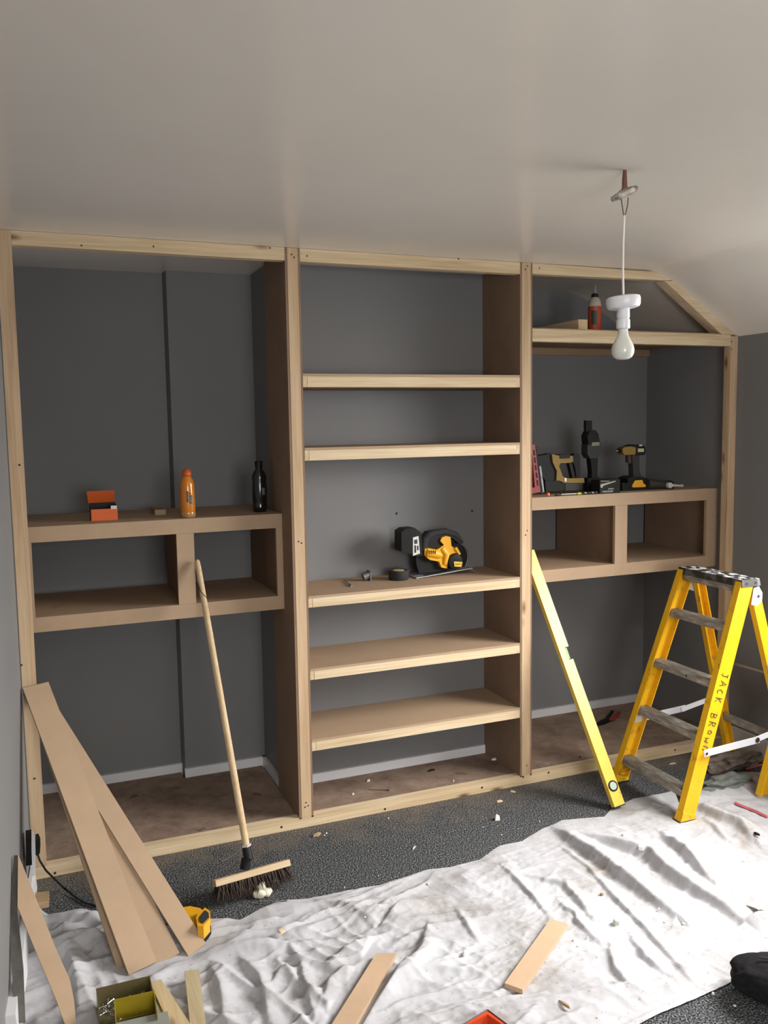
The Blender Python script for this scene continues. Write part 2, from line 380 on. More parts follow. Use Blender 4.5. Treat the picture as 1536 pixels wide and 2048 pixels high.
for x0, x1, y1 in ((XW+.004, X2L-.0005, DL2-.02), (X2R+.0005, X3L-.0005, DM-.018), (X3R+.0005, XR-.001, DR-.018)):
    ob('floor_board', bx(x0, x1, .0425, y1, .028, .043), FLOORB, U)
ob('floor_board', bx(XW+.004, .66, DL2-.0195, DL-.018, .028, .043), FLOORB, U)
# middle bay: five shelves, each a board on a pale lip with bearers
for zt, zbm in ((1.906, 1.852), (1.606, 1.554), (.992, .944), (.683, .636), (.377, .328)):
    s = ob('shelf', bx(X2R+.001, X3L-.001, .0, DM-.001, zt-.010, zt), MDF, U, bev=.001)
    for nm, x0, x1 in (('bearer', X2R+.001, X2R+.019), ('bearer', X3L-.019, X3L-.001)):
        ob(nm, bx(x0, x1, .001, DM-.002, zbm, zt-.0105), PY, s, bev=.001)
    ob('lip', bx(X2R+.0195, X3L-.0195, 0, .020, zbm, zt-.0105), PX, s, bev=.0015)
    ob('soffit_board', bx(X2R+.0195, X3L-.0195, .0205, DM-.002, zbm, zbm+.006), MDF_SHADE, s)
# right bay: high shelf on a pine rail
s = ob('shelf', bx(X3R+.001, 3.319, .012, DR-.001, 2.1125, 2.1185), MDF, U)
lipR = ob('lip', bx(X3R+.001, 3.3195, 0, .043, 2.057, 2.112), PX, s, bev=.0015)
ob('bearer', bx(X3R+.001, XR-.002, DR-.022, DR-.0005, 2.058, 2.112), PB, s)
ob('soffit_board', bx(X3R+.001, XR-.002, .0435, DR-.0225, 2.094, 2.098), MDF_SHADE, s)
# screw heads
for u, v in ((583, 509), (588, 515), (603, 1086), (597, 1083), (612, 1605), (616, 1611), (610, 1614)): p = aty(u, v, 0); screw(post[1], (p.x, -.0015, p.z))
for u, v in ((1050, 539), (1055, 532), (1051, 1070), (1054, 1061), (1053, 1531)): p = aty(u, v, 0); screw(post[2], (p.x, -.0015, p.z))
for u, v in ((39, 930), (43, 1330), (69, 1557)): p = aty(u, v, 0); screw(post[0], (p.x, -.0005, p.z), r=.004)
for u, v in ((1456, 683), (1457, 698)): p = aty(u, v, 0); screw(post[3], (max(p.x, 3.325), -.0005, p.z))
for u, v in ((163, 491), (307, 493), (540, 496)): p = aty(u, v, 0); screw(rails[0], (p.x, -.0005, p.z))
for u, v in ((614, 512), (917, 518)): p = aty(u, v, 0); screw(rails[1], (p.x, -.0005, p.z))
for u, v in ((1079, 536),): p = aty(u, v, 0); screw(rails[2], (p.x, -.0005, p.z))
for u, v in ((563, 1654), (770, 1618), (964, 1575), (1046, 1553), (1097, 1545), (110, 1746), (1350, 1500)): p = aty(u, v, 0); screw(base, (p.x, -.0005, min(max(p.z, .01), .04)), r=.005)
for s5 in [c for c in U.children if c.name.startswith('shelf')]: pass

# ------------------------------------------------------------------ the two cubby boxes
def cubby(label, x0, x1, y0, y1, z0, zl, zu, z1, sx0, sx1, xa, xb, loc):
    t = thing('cubby_box', label, 'shelf unit', loc)
    ob('top_board', bx(x0, x1, y0+.019, y1, z1-.018, z1), MDF, t); ob('bottom_board', bx(x0, x1, y0+.019, y1, zl-.018, zl), MDF, t)
    ob('top_fascia', bx(x0, x1, y0, y0+.018, zu, z1), MDF, t, bev=.001); ob('bottom_fascia', bx(x0, x1, y0, y0+.018, z0, zl), MDF, t, bev=.001)
    ob('stile', bx(sx0, sx1, y0, y0+.018, zl+.0005, zu-.0005), MDF, t, bev=.001)
    ob('stile', bx(x0, xa, y0, y0+.018, zl+.0005, zu-.0005), MDF, t, bev=.001); ob('stile', bx(xb, x1, y0, y0+.018, zl+.0005, zu-.0005), MDF, t, bev=.001)
    xm = (sx0+sx1)/2; ob('divider', bx(xm-.009, xm+.022, y0+.019, y1-.02, zl+.0005, z1-.0185), MDF_SHADE, t)
    ob('end_panel', bx(x0, x0+.018, y0+.019, y1-.02, zl+.0005, z1-.0185), MDF_SHADE, t); ob('end_panel', bx(x1-.018, x1, y0+.019, y1-.02, zl+.0005, z1-.0185), MDF_SHADE, t)
    return t
cubby('brown board two-hole box shelf in the left bay with orange bottle on top', XW+.001, X2L-.0008, .1423, DL2-.002, .919, .977, 1.268, 1.328, .595, .665, .05, 1.010, (.5, .3, .919))
cubby('brown board two-hole box shelf in the right bay carrying the power tools', X3R+.001, XR-.001, .1114, DR-.002, .931, .990, 1.281, 1.341, 2.720, 2.793, 2.19, 3.292, (2.7, .3, .931))

# ------------------------------------------------------------------ pendant lamp
t = thing('pendant_lamp', 'bare white bulb hanging on a thin white flex from a broken ceiling rose', 'lamp', (1.657, -1.327, H))
cx, cy = 1.657, -1.327
ob('cable_stub', tube(B(), [(cx, cy, H-.001), (cx-.001, cy, 2.375), (cx, cy, 2.352), (cx-.003, cy, 2.340)], [.005, .007, .008, .010]), COPPER, t, smooth=True)
rx = Vector((math.cos(YAW), -math.sin(YAW), 0)); 
Mr = Matrix.Translation((cx, cy, 2.336)) @ Matrix.Rotation(-YAW, 4, 'Z') @ Matrix.Rotation(math.radians(-24), 4, 'Y') @ Matrix.Rotation(math.radians(8), 4, 'X')
bm = B(); lathe(bm, [(.0, -.008), (.020, -.010), (.036, -.006), (.040, 0), (.038, .006), (.024, .008), (.012, .012), (0, .013)], seg=22)
for v in bm.verts:
    d = noise.noise(v.co*90)*.005; v.co += Vector((d, noise.noise(v.co*70+Vector((3, 1, 2)))*.005, d))
ob('rose_base', bm, plain('broken_plaster_rose', (.34, .31, .28), .9, var=.85, scale=38, bmp=.6), t, Mr, smooth=True, label='broken plaster-crusted rose base, tilted')
ob('terminal_wire', tube(B(), [Vector((cx, cy, 2.322))+rx*-.010, Vector((cx, cy, 2.30))+rx*-.006, Vector((cx, cy, 2.276))+rx*-.002, Vector((cx, cy, 2.272)), Vector((cx, cy, 2.282))+rx*.004, Vector((cx, cy, 2.305))+rx*.009, Vector((cx, cy, 2.325))+rx*.010], .0016, 6), plain('brown_wire', (.1, .07, .055), .6), t, smooth=True)
ob('flex', tube(B(), [(cx, cy, 2.276), (cx-.003, cy, 2.2), (cx-.003, cy, 2.12), (cx, cy, 2.04)], .0032, 8), plain('white_flex', (.72, .68, .64), .5), t, smooth=True)
Mc = Matrix.Translation((cx, cy, 2.034)) @ Matrix.Rotation(-YAW, 4, 'Z') @ Matrix.Rotation(math.radians(-5), 4, 'Y')
ob('rose_cover', lathe(B(), [(.0, .017), (.040, .017), (.047, .014), (.049, .006), (.047, -.010), (.043, -.016), (.036, -.018), (.030, -.019), (0, -.019)], seg=36), WHITEP, t, Mc, smooth=True)
lh = ob('lampholder', lathe(B(), [(.0175, 2.018), (.0182, 2.0), (.0182, 1.990), (.0165, 1.989), (.0165, 1.986), (.0190, 1.985), (.0195, 1.964), (.0185, 1.960), (.014, 1.958)], T(cx, cy, 0), 28), WHITEP, t, smooth=True)
m, nt, b = newmat('opal_bulb_glass'); b.inputs['Base Color'].default_value = (.70, .70, .64, 1); b.inputs['Roughness'].default_value = .22; b.inputs['Coat Weight'].default_value = .5
ob('bulb', lathe(B(), [(.0135, 1.960), (.0140, 1.950), (.0160, 1.940), (.0235, 1.925), (.0300, 1.912), (.0325, 1.901), (.0315, 1.889), (.0265, 1.879), (.0180, 1.8735), (.009, 1.8715), (0, 1.871)], T(cx, cy, 0), 32), m, t, smooth=True)

# ------------------------------------------------------------------ step ladder
def channel(bm, c0, c1, wdir, web_n, wid, flange, th):
    """C-section stile from c0 to c1: web of width wid along wdir, flanges pointing along -web_n"""
    c0, c1, wd, n = Vector(c0), Vector(c1), Vector(wdir).normalized(), Vector(web_n).normalized()
    rg = [(-wid/2, 0), (wid/2, 0), (wid/2, -flange), (wid/2-th, -flange), (wid/2-th, -th), (-wid/2+th, -th), (-wid/2+th, -flange), (-wid/2, -flange)]
    bot = [c0 + wd*a + n*b_ for a, b_ in rg]; top = [c1 + wd*a + n*b_ for a, b_ in rg]
    hull8(bm, bot, top); return bm
L = thing('step_ladder', 'yellow fibreglass stepladder with grey treads standing open on the dust sheet', 'ladder', (2.83, -.36, 0))
def fx(z): return 2.526 + .352*z                     # front edge line of the front section
def yR(z): return -.612 + .045*z
def yL(z): return -.130 - .040*z
STW = .070
zt = 1.0
fd = Vector((.352, 0, 1)).normalized(); fw_ = Vector((1, 0, -.352)).normalized()
for lab, yf, sgn in (('near', yR, -1), ('far', yL, 1)):
    z0 = .03; a = Vector((fx(z0)+STW/2, yf(z0), z0)); b_ = Vector((fx(.985)+STW/2*.86, yf(.985), .985))
    bm = channel(B(), a, b_, fw_, (0, sgn, 0), STW, .034, .004); st = ob('stile', bm, FIBRE, L)
    bm = B(); f0 = Vector((fx(0)+STW/2, yf(0), 0)); n = Vector((0, sgn, 0))
    rg = [(-.040, .004), (.040, .004), (.040, -.038), (-.040, -.038)]
    hull8(bm, [f0 + Vector((1, 0, 0))*p + n*q + Vector((0, 0, .004 if p > 0 else .001)) for p, q in rg], [f0 + fd*.034 + fw_*p*.92 + n*q*.95 for p, q in rg])
    ob('foot', bm, FIBRE, L, bev=.003)
    bm = B(); hull8(bm, [f0 + Vector((1, 0, 0))*p + n*q + Vector((0, 0, .0005)) for p, q in ((-.045, .006), (.045, .006), (.045, -.042), (-.045, -.042))], [f0 + Vector((1, 0, 0))*p + n*q + Vector((0, 0, .0075)) for p, q in ((-.045, .006), (.045, .006), (.045, -.042), (-.045, -.042))]); ob('sole', bm, RUBBER, L)
    if lab == 'near': nearst = st; nearM = (a, b_)
for z in (.118, .350, .572, .806):
    y0, y1, x0 = yR(z)+.006, yL(z)-.006, fx(z)+.002
    bm = B(); prf = [(0, -.028), (.004, -.030), (.006, -.006), (.058, -.006), (.060, -.026), (.064, -.026), (.064, 0), (0, 0)]
    for k in range(8):   # ribs on the standing surface
        prf[7:7] = [] 
    top = []
    for k in range(10):
        xx = .064 - k*.0063; top += [(xx, .0018), (xx-.0032, .0018), (xx-.0036, -.0006), (xx-.0060, -.0006)]
    prf2 = prf[:6] + [(.064, -.0004)] + top + [(0, .0018)]
    hull8(bm, [(x0+p, y0, z+q) for p, q in prf2], [(x0+p, y1, z+q) for p, q in prf2])
    tr = ob('tread', bm, TREAD, L)
    if z == .572: screw(tr, (x0-.0006, -.40, z-.014), (-1, 0, 0), .005)
# braces under the lowest tread
for s_, ya, yb in (('near', yR(.05)+.006, -.50), ('far', yL(.05)-.006, -.26)):
    M, ln = frame((fx(.03)+.02, ya, .035), (fx(.1)+.03, yb, .108)); ob('tread_brace', bx(0, ln, -.009, .009, -.001, .001), DULLSTEEL, L, M)
# platform cap
bm = B(); hull8(bm, [(2.868, -.575, .975), (2.972, -.575, .975), (2.972, -.168, .975), (2.868, -.168, .975)], [(2.872, -.571, 1.006), (2.968, -.571, 1.006), (2.968, -.172, 1.006), (2.872, -.172, 1.006)])
ob('platform', bm, CAPM, L, bev=.006)
ob('platform_underside', bx(2.885, 2.95, -.545, -.195, .945, .974), TREAD, L)
for xx in (2.895, 2.945): 
    screw(L, (xx, -.574, .988), (0, -1, 0), .006).name = 'rivet'
# rear section
rear = {}
for lab, sgn, yt, yb in (('near', -1, -.560, -.600), ('far', 1, -.196, -.170)):
    a = Vector((3.212, yb, .012)); b_ = Vector((2.958, yt, .945))
    d = (b_-a).normalized(); wd = d.cross(Vector((0, 1, 0))).normalized()
    ob('rear_leg', channel(B(), a, b_, wd, (0, sgn, 0), .048, .030, .004), FIBRE, L); rear[lab] = (a, b_)
    ob('foot', bx(3.185, 3.242, min(yb, yb-sgn*.034)-.002, max(yb, yb-sgn*.034)+.002, 0, .03), RUBBER, L, bev=.003)
    # white hinge plate
    yy = yt+sgn*.012
    bm = B(); ring = [(2.936, .965), (2.965, .972), (2.986, .94), (2.984, .905), (2.955, .885), (2.925, .895)]
    hull8(bm, [(x, yy, z) for x, z in ring], [(x, yy-sgn*.003, z) for x, z in ring]); h_ = ob('hinge_plate', bm, WHITEP, L)
    screw(h_, (2.963, yy+sgn*.001, .928), (0, sgn, 0), .007)
def onleg(lab, z):
    a, b_ = rear[lab]; return a + (b_-a)*((z-a.z)/(b_.z-a.z))
for z in (.555,):
    p, q = onleg('near', z), onleg('far', z); ob('rear_brace', tube(B(), [p+Vector((0, .01, .01)), q-Vector((0, .01, .0))], .006, 8), STEEL, L, smooth=True)
for z in (.25,):
    p, q = onleg('near', z), onleg('far', z); ob('rear_brace', bx(p.x-.003, p.x+.003, p.y+.02, q.y-.02, z-.02, z+.02), TREAD, L)
# locking stays, each of two bars on a pivot
for lab, yy, sg in (('near', -.612, -1), ('far', -.150, 1)):
    A = Vector((2.655, yy+sg*.002, .288)); Pv = Vector((2.935, yy+sg*.002, .302)); E = onleg(lab, .33); E = Vector((E.x, yy-sg*.004, .335))
    M, ln = frame(A, Pv, (0, 0, 1)); ob('locking_stay', bx(-.012, ln+.014, -.002, .002, -.015, .015), plain('white_painted_steel', (.72, .74, .77), .4, .2), L, M, bev=.001)
    M, ln = frame(Pv+Vector((0, -sg*.005, 0)), E); ob('locking_stay', bx(-.014, ln+.01, -.002, .002, -.012, .012), WHITEP, L, M)
    screw(L, Pv+Vector((0, sg*.004, 0)), (0, sg, 0), .012).name = 'pivot_bolt'
    screw(L, A+Vector((0, sg*.004, -.002)), (0, sg, 0), .006).name = 'pivot_bolt'
# handwritten capitals down the near stile
INK = plain('black_marker_ink', (.03, .03, .02), .7)
glyph = {'J': [[(.10, .95), (.55, .92)], [(.32, .94), (.40, .30), (.25, .08), (.05, .2)]], 'A': [[(.0, .1), (.30, .95), (.62, .05)], [(.12, .42), (.5, .40)]],
 'C': [[(.55, .80), (.25, .9), (.05, .5), (.25, .12), (.6, .22)]], 'K': [[(.08, .95), (.12, .05)], [(.55, .9), (.14, .48), (.65, .02)]],
 'B': [[(.05, .05), (.08, .95), (.5, .8), (.45, .58), (.1, .5), (.55, .4), (.52, .12), (.05, .05)]], 'R': [[(.05, .0), (.08, .95), (.5, .85), (.45, .55), (.1, .48), (.6, .02)]],
 'O': [[(.3, .62), (.08, .4), (.2, .08), (.48, .12), (.52, .45), (.3, .62)]], 'W': [[(.0, .6), (.12, .08), (.30, .42), (.48, .05), (.62, .62)]], 'N': [[(.05, .02), (.08, .62), (.35, .66), (.5, .45), (.5, .0)]], ' ': []}
dn_ = -(nearM[1]-nearM[0]).normalized(); rt_ = Vector((1, 0, -.352)).normalized()
bm = B(); s0 = .0
for i, ch in enumerate('JACK BROWN'):
    zc = .612 - i*.0335
    O = Vector((fx(zc)+STW/2, 0, zc)); 
    for st_ in glyph[ch]:
        pts = []
        for a_, b2 in st_:
            p = O + dn_*(a_*.034) + rt_*((b2-.5)*.040 + .004*math.sin(i*2.1)); p.y = yR(p.z) - .0009; pts.append(p)
        tube(bm, pts, .0017, 5)
    if ch != ' ': ob('handwritten_letter', bm, INK, L)
    bm = B()

# a second yellow ladder, folded, leaning on the right wall, mostly out of frame
L2 = thing('folded_ladder', 'yellow fibreglass leg with a bright inner flange leaning at the right edge of the photo', 'ladder', (3.04, -.60, 0))
for yy in (-.545, -.985):
    a, b_ = Vector((3.045, yy, .005)), Vector((3.310, yy, .90)); d = (b_-a).normalized(); wd = d.cross(Vector((0, 1, 0))).normalized()
    ob('stile', channel(B(), a, b_, wd, (0, 1, 0), .085, .034, .004), FIBRE, L2)
for z in (.22, .45, .68):
    x = 3.045+.265*(z-.005)/.895; ob('tread', bx(x-.035, x+.03, -.98, -.55, z-.012, z+.012), TREAD, L2)

# ------------------------------------------------------------------ spirit level
a = Vector((2.372, -.395, .018)); b_ = Vector((2.2325, .128, 1.085)); M, ln = frame(a, b_, (.97, .1, .2))
t = thing('spirit_level', 'long yellow spirit level leaning into the right bay beside the middle post', 'level', M=M)
Mi = M
ob('body', bx(0, .55*ln, -.0125, .0125, -.028, .028), LEVELY, t, Mi, bev=.002)
bm = B(); box(bm, .60*ln, ln, -.0125, .0125, -.028, .028); box(bm, .55*ln, .60*ln, -.0125, .0125, -.028, .006)
ob('body', bm, LEVELY, t, Mi, bev=.002)
sg = 1 if (M.to_3x3() @ Vector((0, 1, 0))).y < 0 else -1
vb = ob('vial_housing', lathe(B(), [(.0, 0), (.024, 0), (.024, .0025), (.019, .003), (.019, .001), (0, .001)], M=Matrix.Translation((.085, .0126*sg, 0)) @ Matrix.Rotation(math.radians(-90*sg), 4, 'X'), seg=24), BLACK, t, Mi, smooth=True)
ob('vial', lathe(B(), [(0, .0015), (.018, .0015), (.017, .004), (0, .005)], M=Matrix.Translation((.085, .0126*sg, 0)) @ Matrix.Rotation(math.radians(-90*sg), 4, 'X'), seg=20), plain('vial_green_glass', (.42, .50, .42), .1), vb, Mi, smooth=True)
ob('vial', tube(B(), [(.553*ln, 0, .015), (.597*ln, 0, .015)], .007, 10), plain('green_vial', (.25, .5, .15), .15), t, Mi, smooth=True)
ob('end_cap', bx(-.004, .0, -.0135, .0135, -.029, .029), BLACK, t, Mi)

# ------------------------------------------------------------------ broom
t = thing('broom', 'stiff-bristled yard broom with long wooden handle leaning on the left box shelf', 'broom', (.75, -.25, 0))
hb = atz(494, 1700, .150); htp = aty(394, 1120, .124)
hd = (htp-hb).normalized()
ob('handle', tube(B(), [hb, hb+hd*.3, hb+hd*.8, htp-hd*.03, htp-hd*.006, htp], [.0130, .0130, .0128, .0118, .0100, .006], 14), pine('broom_handle_wood', 'z', (.60, .46, .29), (.50, .36, .21)), t, smooth=True)
hs = atz(490, 1738, .088)
ob('socket', tube(B(), [hb-hd*.01+hd*.02, hb-hd*.03, (hb+hs)/2, hs], [.0165, .0175, .0175, .0190], 14), BLACK, t, smooth=True)
p0, p1 = atz(428, 1767, .080), atz(576, 1725, .080)
M, ln = frame(p0, p1, (.0, .45, 1))
ob('head_block', bx(0, ln, -.024, .024, -.011, .011), pine('broom_head_wood', 'x', (.62, .49, .33), (.5, .37, .23)), t, M, bev=.004)
bm = B(); rnd = random.Random(3)
for i in range(26):
    for j in range(5):
        x = .012 + (ln-.024)*i/25; y = -.020 + .010*j
        for k in range(4):
            dx, dy = rnd.uniform(-.016, .016) + (.02 if x > ln*.8 else (-.012 if x < ln*.1 else 0)), (y*.45)+rnd.uniform(-.012, .012)
            a_ = Vector((x+rnd.uniform(-.004, .004), y+rnd.uniform(-.003, .003), -.012)); e_ = a_+Vector((dx, dy, -.060+rnd.uniform(-.003, .006)))
            s = .0022; q = [bm.verts.new(a_+Vector((s, 0, 0))), bm.verts.new(a_+Vector((-s, s, 0))), bm.verts.new(a_+Vector((-s, -s, 0))), bm.verts.new(e_)]
            for f in ((0, 1, 3), (1, 2, 3), (2, 0, 3)): bm.faces.new([q[w_] for w_ in f])
br = ob('bristles', bm, BRISTLE, t, M); br['kind'] = 'stuff'
bm = B(); a_ = hb+hd*.02
tube(bm, [a_+Vector((-.016, -.01, 0)), a_+Vector((0, -.02, .002)), a_+Vector((.016, -.01, .004))], .002, 5); tube(bm, [a_+Vector((-.016, -.01, -.004)), a_+Vector((0, -.02, -.002)), a_+Vector((.016, -.01, 0))], .002, 5)
tube(bm, [a_+Vector((-.012, -.012, 0)), Vector(atz(465, 1712, .10)), Vector(atz(446, 1722, .07))], .0012, 5)
ob('binding_string', bm, plain('pale_string', (.55, .53, .55), .8), t)
pc = htp-hd*.10
ob('hanging_loop', tube(B(), [htp-hd*.04+Vector((-.013, 0, 0)), htp-hd*.08+Vector((-.016, -.004, 0)), htp-hd*.13+Vector((-.010, -.012, 0)), htp-hd*.15+Vector((.004, -.014, 0)), htp-hd*.165+Vector((.013, -.006, 0))], .0014, 6), BLACK, t, smooth=True)

# ------------------------------------------------------------------ leaning brown boards
def lean(label, P, W, Lv, back, th=.009, mat=MDF):
    P, W, Lv = Vector(P), Vector(W), Vector(Lv); n = W.cross(Lv).normalized()
    if n.y > 0: n = -n                      # towards the room
    P = P - n*back; x = Lv.normalized(); W = W - x*W.dot(x); bm = B()
    a = [P, P+W, P+W+Lv, P+Lv]; hull8(bm, [q - n*th for q in a], a)
    return tag(ob('mdf_board', bm, mat, bev=.0008), label, 'board')
lean('wide brown board in front of the leaning stack, foot nearest the parts bin', (.262, -.757, .012), (.090, .024, .0), (-.268, .722, .745), 0)
lean('narrow brown board leaning at the right of the stack, foot beside the drill', (.452, -.732, .014), (.066, .018, .006), (-.448, .690, .735), .012)
lean('narrow brown board in the shade between the two front leaning boards', (.352, -.742, .012), (.078, .010, .008), (-.358, .700, .738), .023)
lean('brown board showing as a sliver at the left of the leaning stack', (.243, -.757, .012), (.064, .012, .003), (-.236, .715, .745), .034)
# offcut with a mitred end standing against the left wall, and the dark one behind it
def tilted(pts, y_top, z_top, y_bot, back, th, nm, mat, lab, cat='board'):
    n = Vector((0, -(z_top), (y_top-y_bot))).normalized()
    if n.y > 0: n = -n
    o0 = Vector((0, y_bot, 0)); q = []
    for u, v in pts:
        d = ray(u, v); q.append(CAM + d*((o0-CAM).dot(n)/d.dot(n)))
    return tag(ob(nm, hull8(B(), [p-n*(back+th) for p in q], [p-n*back for p in q]), mat, bev=.0008), lab, cat)
o = tilted([(36, 1708), (70, 1791), (111, 1895), (140, 1960), (148, 2000), (156, 2085), (143, 2085), (112, 1998), (66, 1889), (35, 1813)], -.60, .385, -1.00, 0, .018, 'mdf_board', MDFL, 'brown board with a mitred end standing near the left wall by the socket')
o = tilted([(27, 1705), (35, 1705), (34, 1815), (46, 1930), (50, 2040), (30, 2040), (22, 1930), (17, 1815)], -.615, .385, -1.0, .022, .012, 'plank', plain('shade_dark_board', (.09, .085, .075), .7, var=.25), 'dark narrow plank standing on edge against the left wall')  # shade beside the wall is put into this plank's dark colour

# ------------------------------------------------------------------ dust sheet
def vnoise(x, y, seed=0):
    rs = np.random.RandomState(seed); g = rs.rand(64, 64)*2*np.pi
    xi = np.floor(x).astype(int); yi = np.floor(y).astype(int); xf, yf = x-xi, y-yi
    def gr(ix, iy, dx, dy): a = g[ix % 64, iy % 64]; return np.cos(a)*dx+np.sin(a)*dy
    s = lambda t: t*t*t*(t*(t*6-15)+10)
    a = gr(xi, yi, xf, yf); b = gr(xi+1, yi, xf-1, yf); c = gr(xi, yi+1, xf, yf-1); d = gr(xi+1, yi+1, xf-1, yf-1)
    u, v = s(xf), s(yf); return (a*(1-u)+b*u)*(1-v)+(c*(1-u)+d*u)*v
def ridged(x, y, seed): return 1-np.minimum(1, np.abs(vnoise(x, y, seed))*2.6)
top_px = [(60, 1800), (95, 1832), (150, 1822), (190, 1825), (250, 1850), (330, 1850), (400, 1836), (480, 1838), (560, 1800), (620, 1795), (690, 1782), (760, 1770), (850, 1740), (900, 1733), (960, 1718), (1000, 1690), (1045, 1680), (1085, 1656), (1106, 1650), (1126, 1639), (1209, 1632), (1224, 1614), (1266, 1597), (1340, 1583), (1420, 1565), (1460, 1545), (1536, 1545), (1600, 1540)]
bot_px = [(1278, 2048), (1314, 2029), (1370, 2007), (1420, 1985), (1478, 1954)]
tp = [atz(u, v, .008) for u, v in top_px]; bp = [atz(u, v, .004) for u, v in bot_px]
TX = np.array([-.02]+[p.x for p in tp]+[3.35]); TY = np.array([tp[0].y]+[p.y for p in tp]+[tp[-1].y])
BX = np.array([-.1, 1.2]+[p.x for p in bp]+[2.6, 3.35]); BY = np.array([-1.66, -1.60]+[p.y for p in bp]+[-1.47, -1.50])
NX, NT = 620, 300
xs = np.linspace(-.045, 3.345, NX); ts = np.linspace(0, 1, NT)
tyv = np.interp(xs, TX, TY) + .006*vnoise(xs*9, xs*0+.3, 5); byv = np.interp(xs, BX, BY) + .008*vnoise(xs*7, xs*0+.7, 6)
X, Tt = np.meshgrid(xs, ts); Y = tyv[None, :]*(1-Tt) + byv[None, :]*Tt
# folds traced over the sheet: (points, width m, height m, side sharpness)
folds = [([(1108, 1655), (1147, 1686), (1195, 1720), (1244, 1755), (1314, 1806), (1352, 1834)], .030, .034, 1),
 ([(1147, 1672), (1209, 1686), (1297, 1711), (1328, 1745), (1366, 1770), (1419, 1800), (1488, 1846)], .032, .036, 1),
 ([(1331, 1675), (1366, 1706), (1422, 1764)], .026, .032, 1),
 ([(1129, 1698), (1174, 1733), (1223, 1789), (1297, 1866), (1372, 1948), (1400, 1972)], .012, .010, 1),
 ([(1003, 1733), (1042, 1768), (1101, 1835)], .012, .010, 1), ([(912, 1820), (954, 1883)], .010, .008, 1),
 ([(852, 1872), (850, 1900), (827, 1926), (757, 1989), (730, 2040)], .026, .030, 1), ([(770, 1845), (800, 1820), (841, 1803)], .020, .022, -1),
 ([(574, 1887), (600, 1930), (612, 1975), (632, 2046)], .016, .016, 1), ([(300, 1962), (340, 1932), (400, 1908), (500, 1893), (580, 1890)], .018, .026, -1),
 ([(560, 1880), (620, 1856), (760, 1822), (860, 1800)], .020, .014, -1), ([(430, 1862), (520, 1850), (640, 1836), (760, 1800)], .018, .014, -1),
 ([(400, 1885), (470, 1872), (560, 1864), (640, 1850)], .016, .012, -1), ([(640, 1800), (700, 1815), (740, 1850)], .018, .012, 1),
 ([(660, 1925), (700, 1900), (770, 1868)], .018, .014, -1), ([(690, 1945), (660, 1965), (650, 2000)], .016, .016, 1),
 ([(1000, 2020), (1100, 2000), (1240, 1975), (1330, 1965), (1372, 2000)], .018, .014, -1), ([(840, 2048), (960, 2015), (1090, 1985)], .010, .010, -1),
 ([(1390, 1480+130), (1440, 1640), (1480, 1655), (1506, 1680)], .030, .036, 1), ([(1410, 1640), (1440, 1668), (1455, 1680)], .014, .014, 1),
 ([(1380, 1770), (1440, 1765), (1536, 1750)], .014, .010, -1), ([(1490, 1850), (1536, 1836)], .030, .030, -1), ([(1120, 1805), (1160, 1850), (1190, 1880)], .014, .012, 1),
 ([(1090, 1760), (1130, 1770), (1165, 1810), (1180, 1835)], .018, .014, 1), ([(1220, 1900), (1230, 1940), (1275, 1990)], .018, .014, 1), ([(1265, 1880), (1290, 1915), (1330, 1945)], .016, .012, 1),
 ([(720, 1985), (800, 1960), (900, 1925), (980, 1900)], .008, .005, -1), ([(740, 2030), (850, 1995), (960, 1955)], .008, .005, -1),
 ([(90, 1850), (160, 1852), (230, 1860)], .020, .022, 1), ([(100, 1905), (170, 1885), (240, 1890)], .022, .020, -1), ([(130, 1880), (150, 1960), (160, 2040)], .022, .026, 1),
 ([(420, 1930), (440, 1980), (450, 2046)], .018, .018, 1), ([(480, 1915), (520, 1960), (540, 2046)], .018, .018, 1), ([(640, 1930), (560, 1945), (530, 1990)], .016, .014, 1)]
Hh = np.zeros_like(X)
for pts, wd_, ht, sd in folds:
    P = [atz(u, v, .012) for u, v in pts]; best = np.full(X.shape, 9.); sign = np.zeros_like(X); along = np.zeros_like(X); tot = sum((q-p).length for p, q in zip(P, P[1:])); acc = 0
    for p, q in zip(P, P[1:]):
        dx, dy = q.x-p.x, q.y-p.y; l2 = dx*dx+dy*dy; tt = np.clip(((X-p.x)*dx+(Y-p.y)*dy)/l2, 0, 1)
        ex, ey = X-(p.x+tt*dx), Y-(p.y+tt*dy); dd = np.hypot(ex, ey); m_ = dd < best
        sign = np.where(m_, np.sign(dx*ey-dy*ex), sign); along = np.where(m_, (acc+tt*math.sqrt(l2))/tot, along); best = np.where(m_, dd, best); acc += math.sqrt(l2)
    ws = np.where(sign*sd < 0, wd_*.55, wd_*1.8)
    fade = np.clip(np.sin(np.pi*np.clip(along, .0, 1)*.86+.22), 0, 1)**.6
    Hh = np.maximum(Hh, ht*fade*np.exp(-(best/ws)**2)) + .25*ht*fade*np.exp(-(best/(ws*1.6))**2)
wx = X + .10*vnoise(X*2.3, Y*2.3, 1); wy = Y + .10*vnoise(X*2.3+9, Y*2.3, 2)
ca, sa = math.cos(-.22), math.sin(-.22)
u1, v1 = (wx*ca-wy*sa), (wx*sa+wy*ca)
n1 = np.maximum(0, ridged(u1*2.0, v1*8.5, 11)-.35)**1.6; n2 = np.maximum(0, ridged(u1*4.5, v1*14+3, 12)-.4)**1.5
cb_, sb_ = math.cos(1.15), math.sin(1.15); u2, v2 = (wx*cb_-wy*sb_), (wx*sb_+wy*cb_)
n3 = np.maximum(0, ridged(u2*2.5, v2*9, 13)-.35)**1.6
left = np.clip((1.15-X)/.35, 0, 1)*np.clip((-.70-Y)/.25, 0, 1); mid = np.clip((1.75-X)/.6, .25, 1)
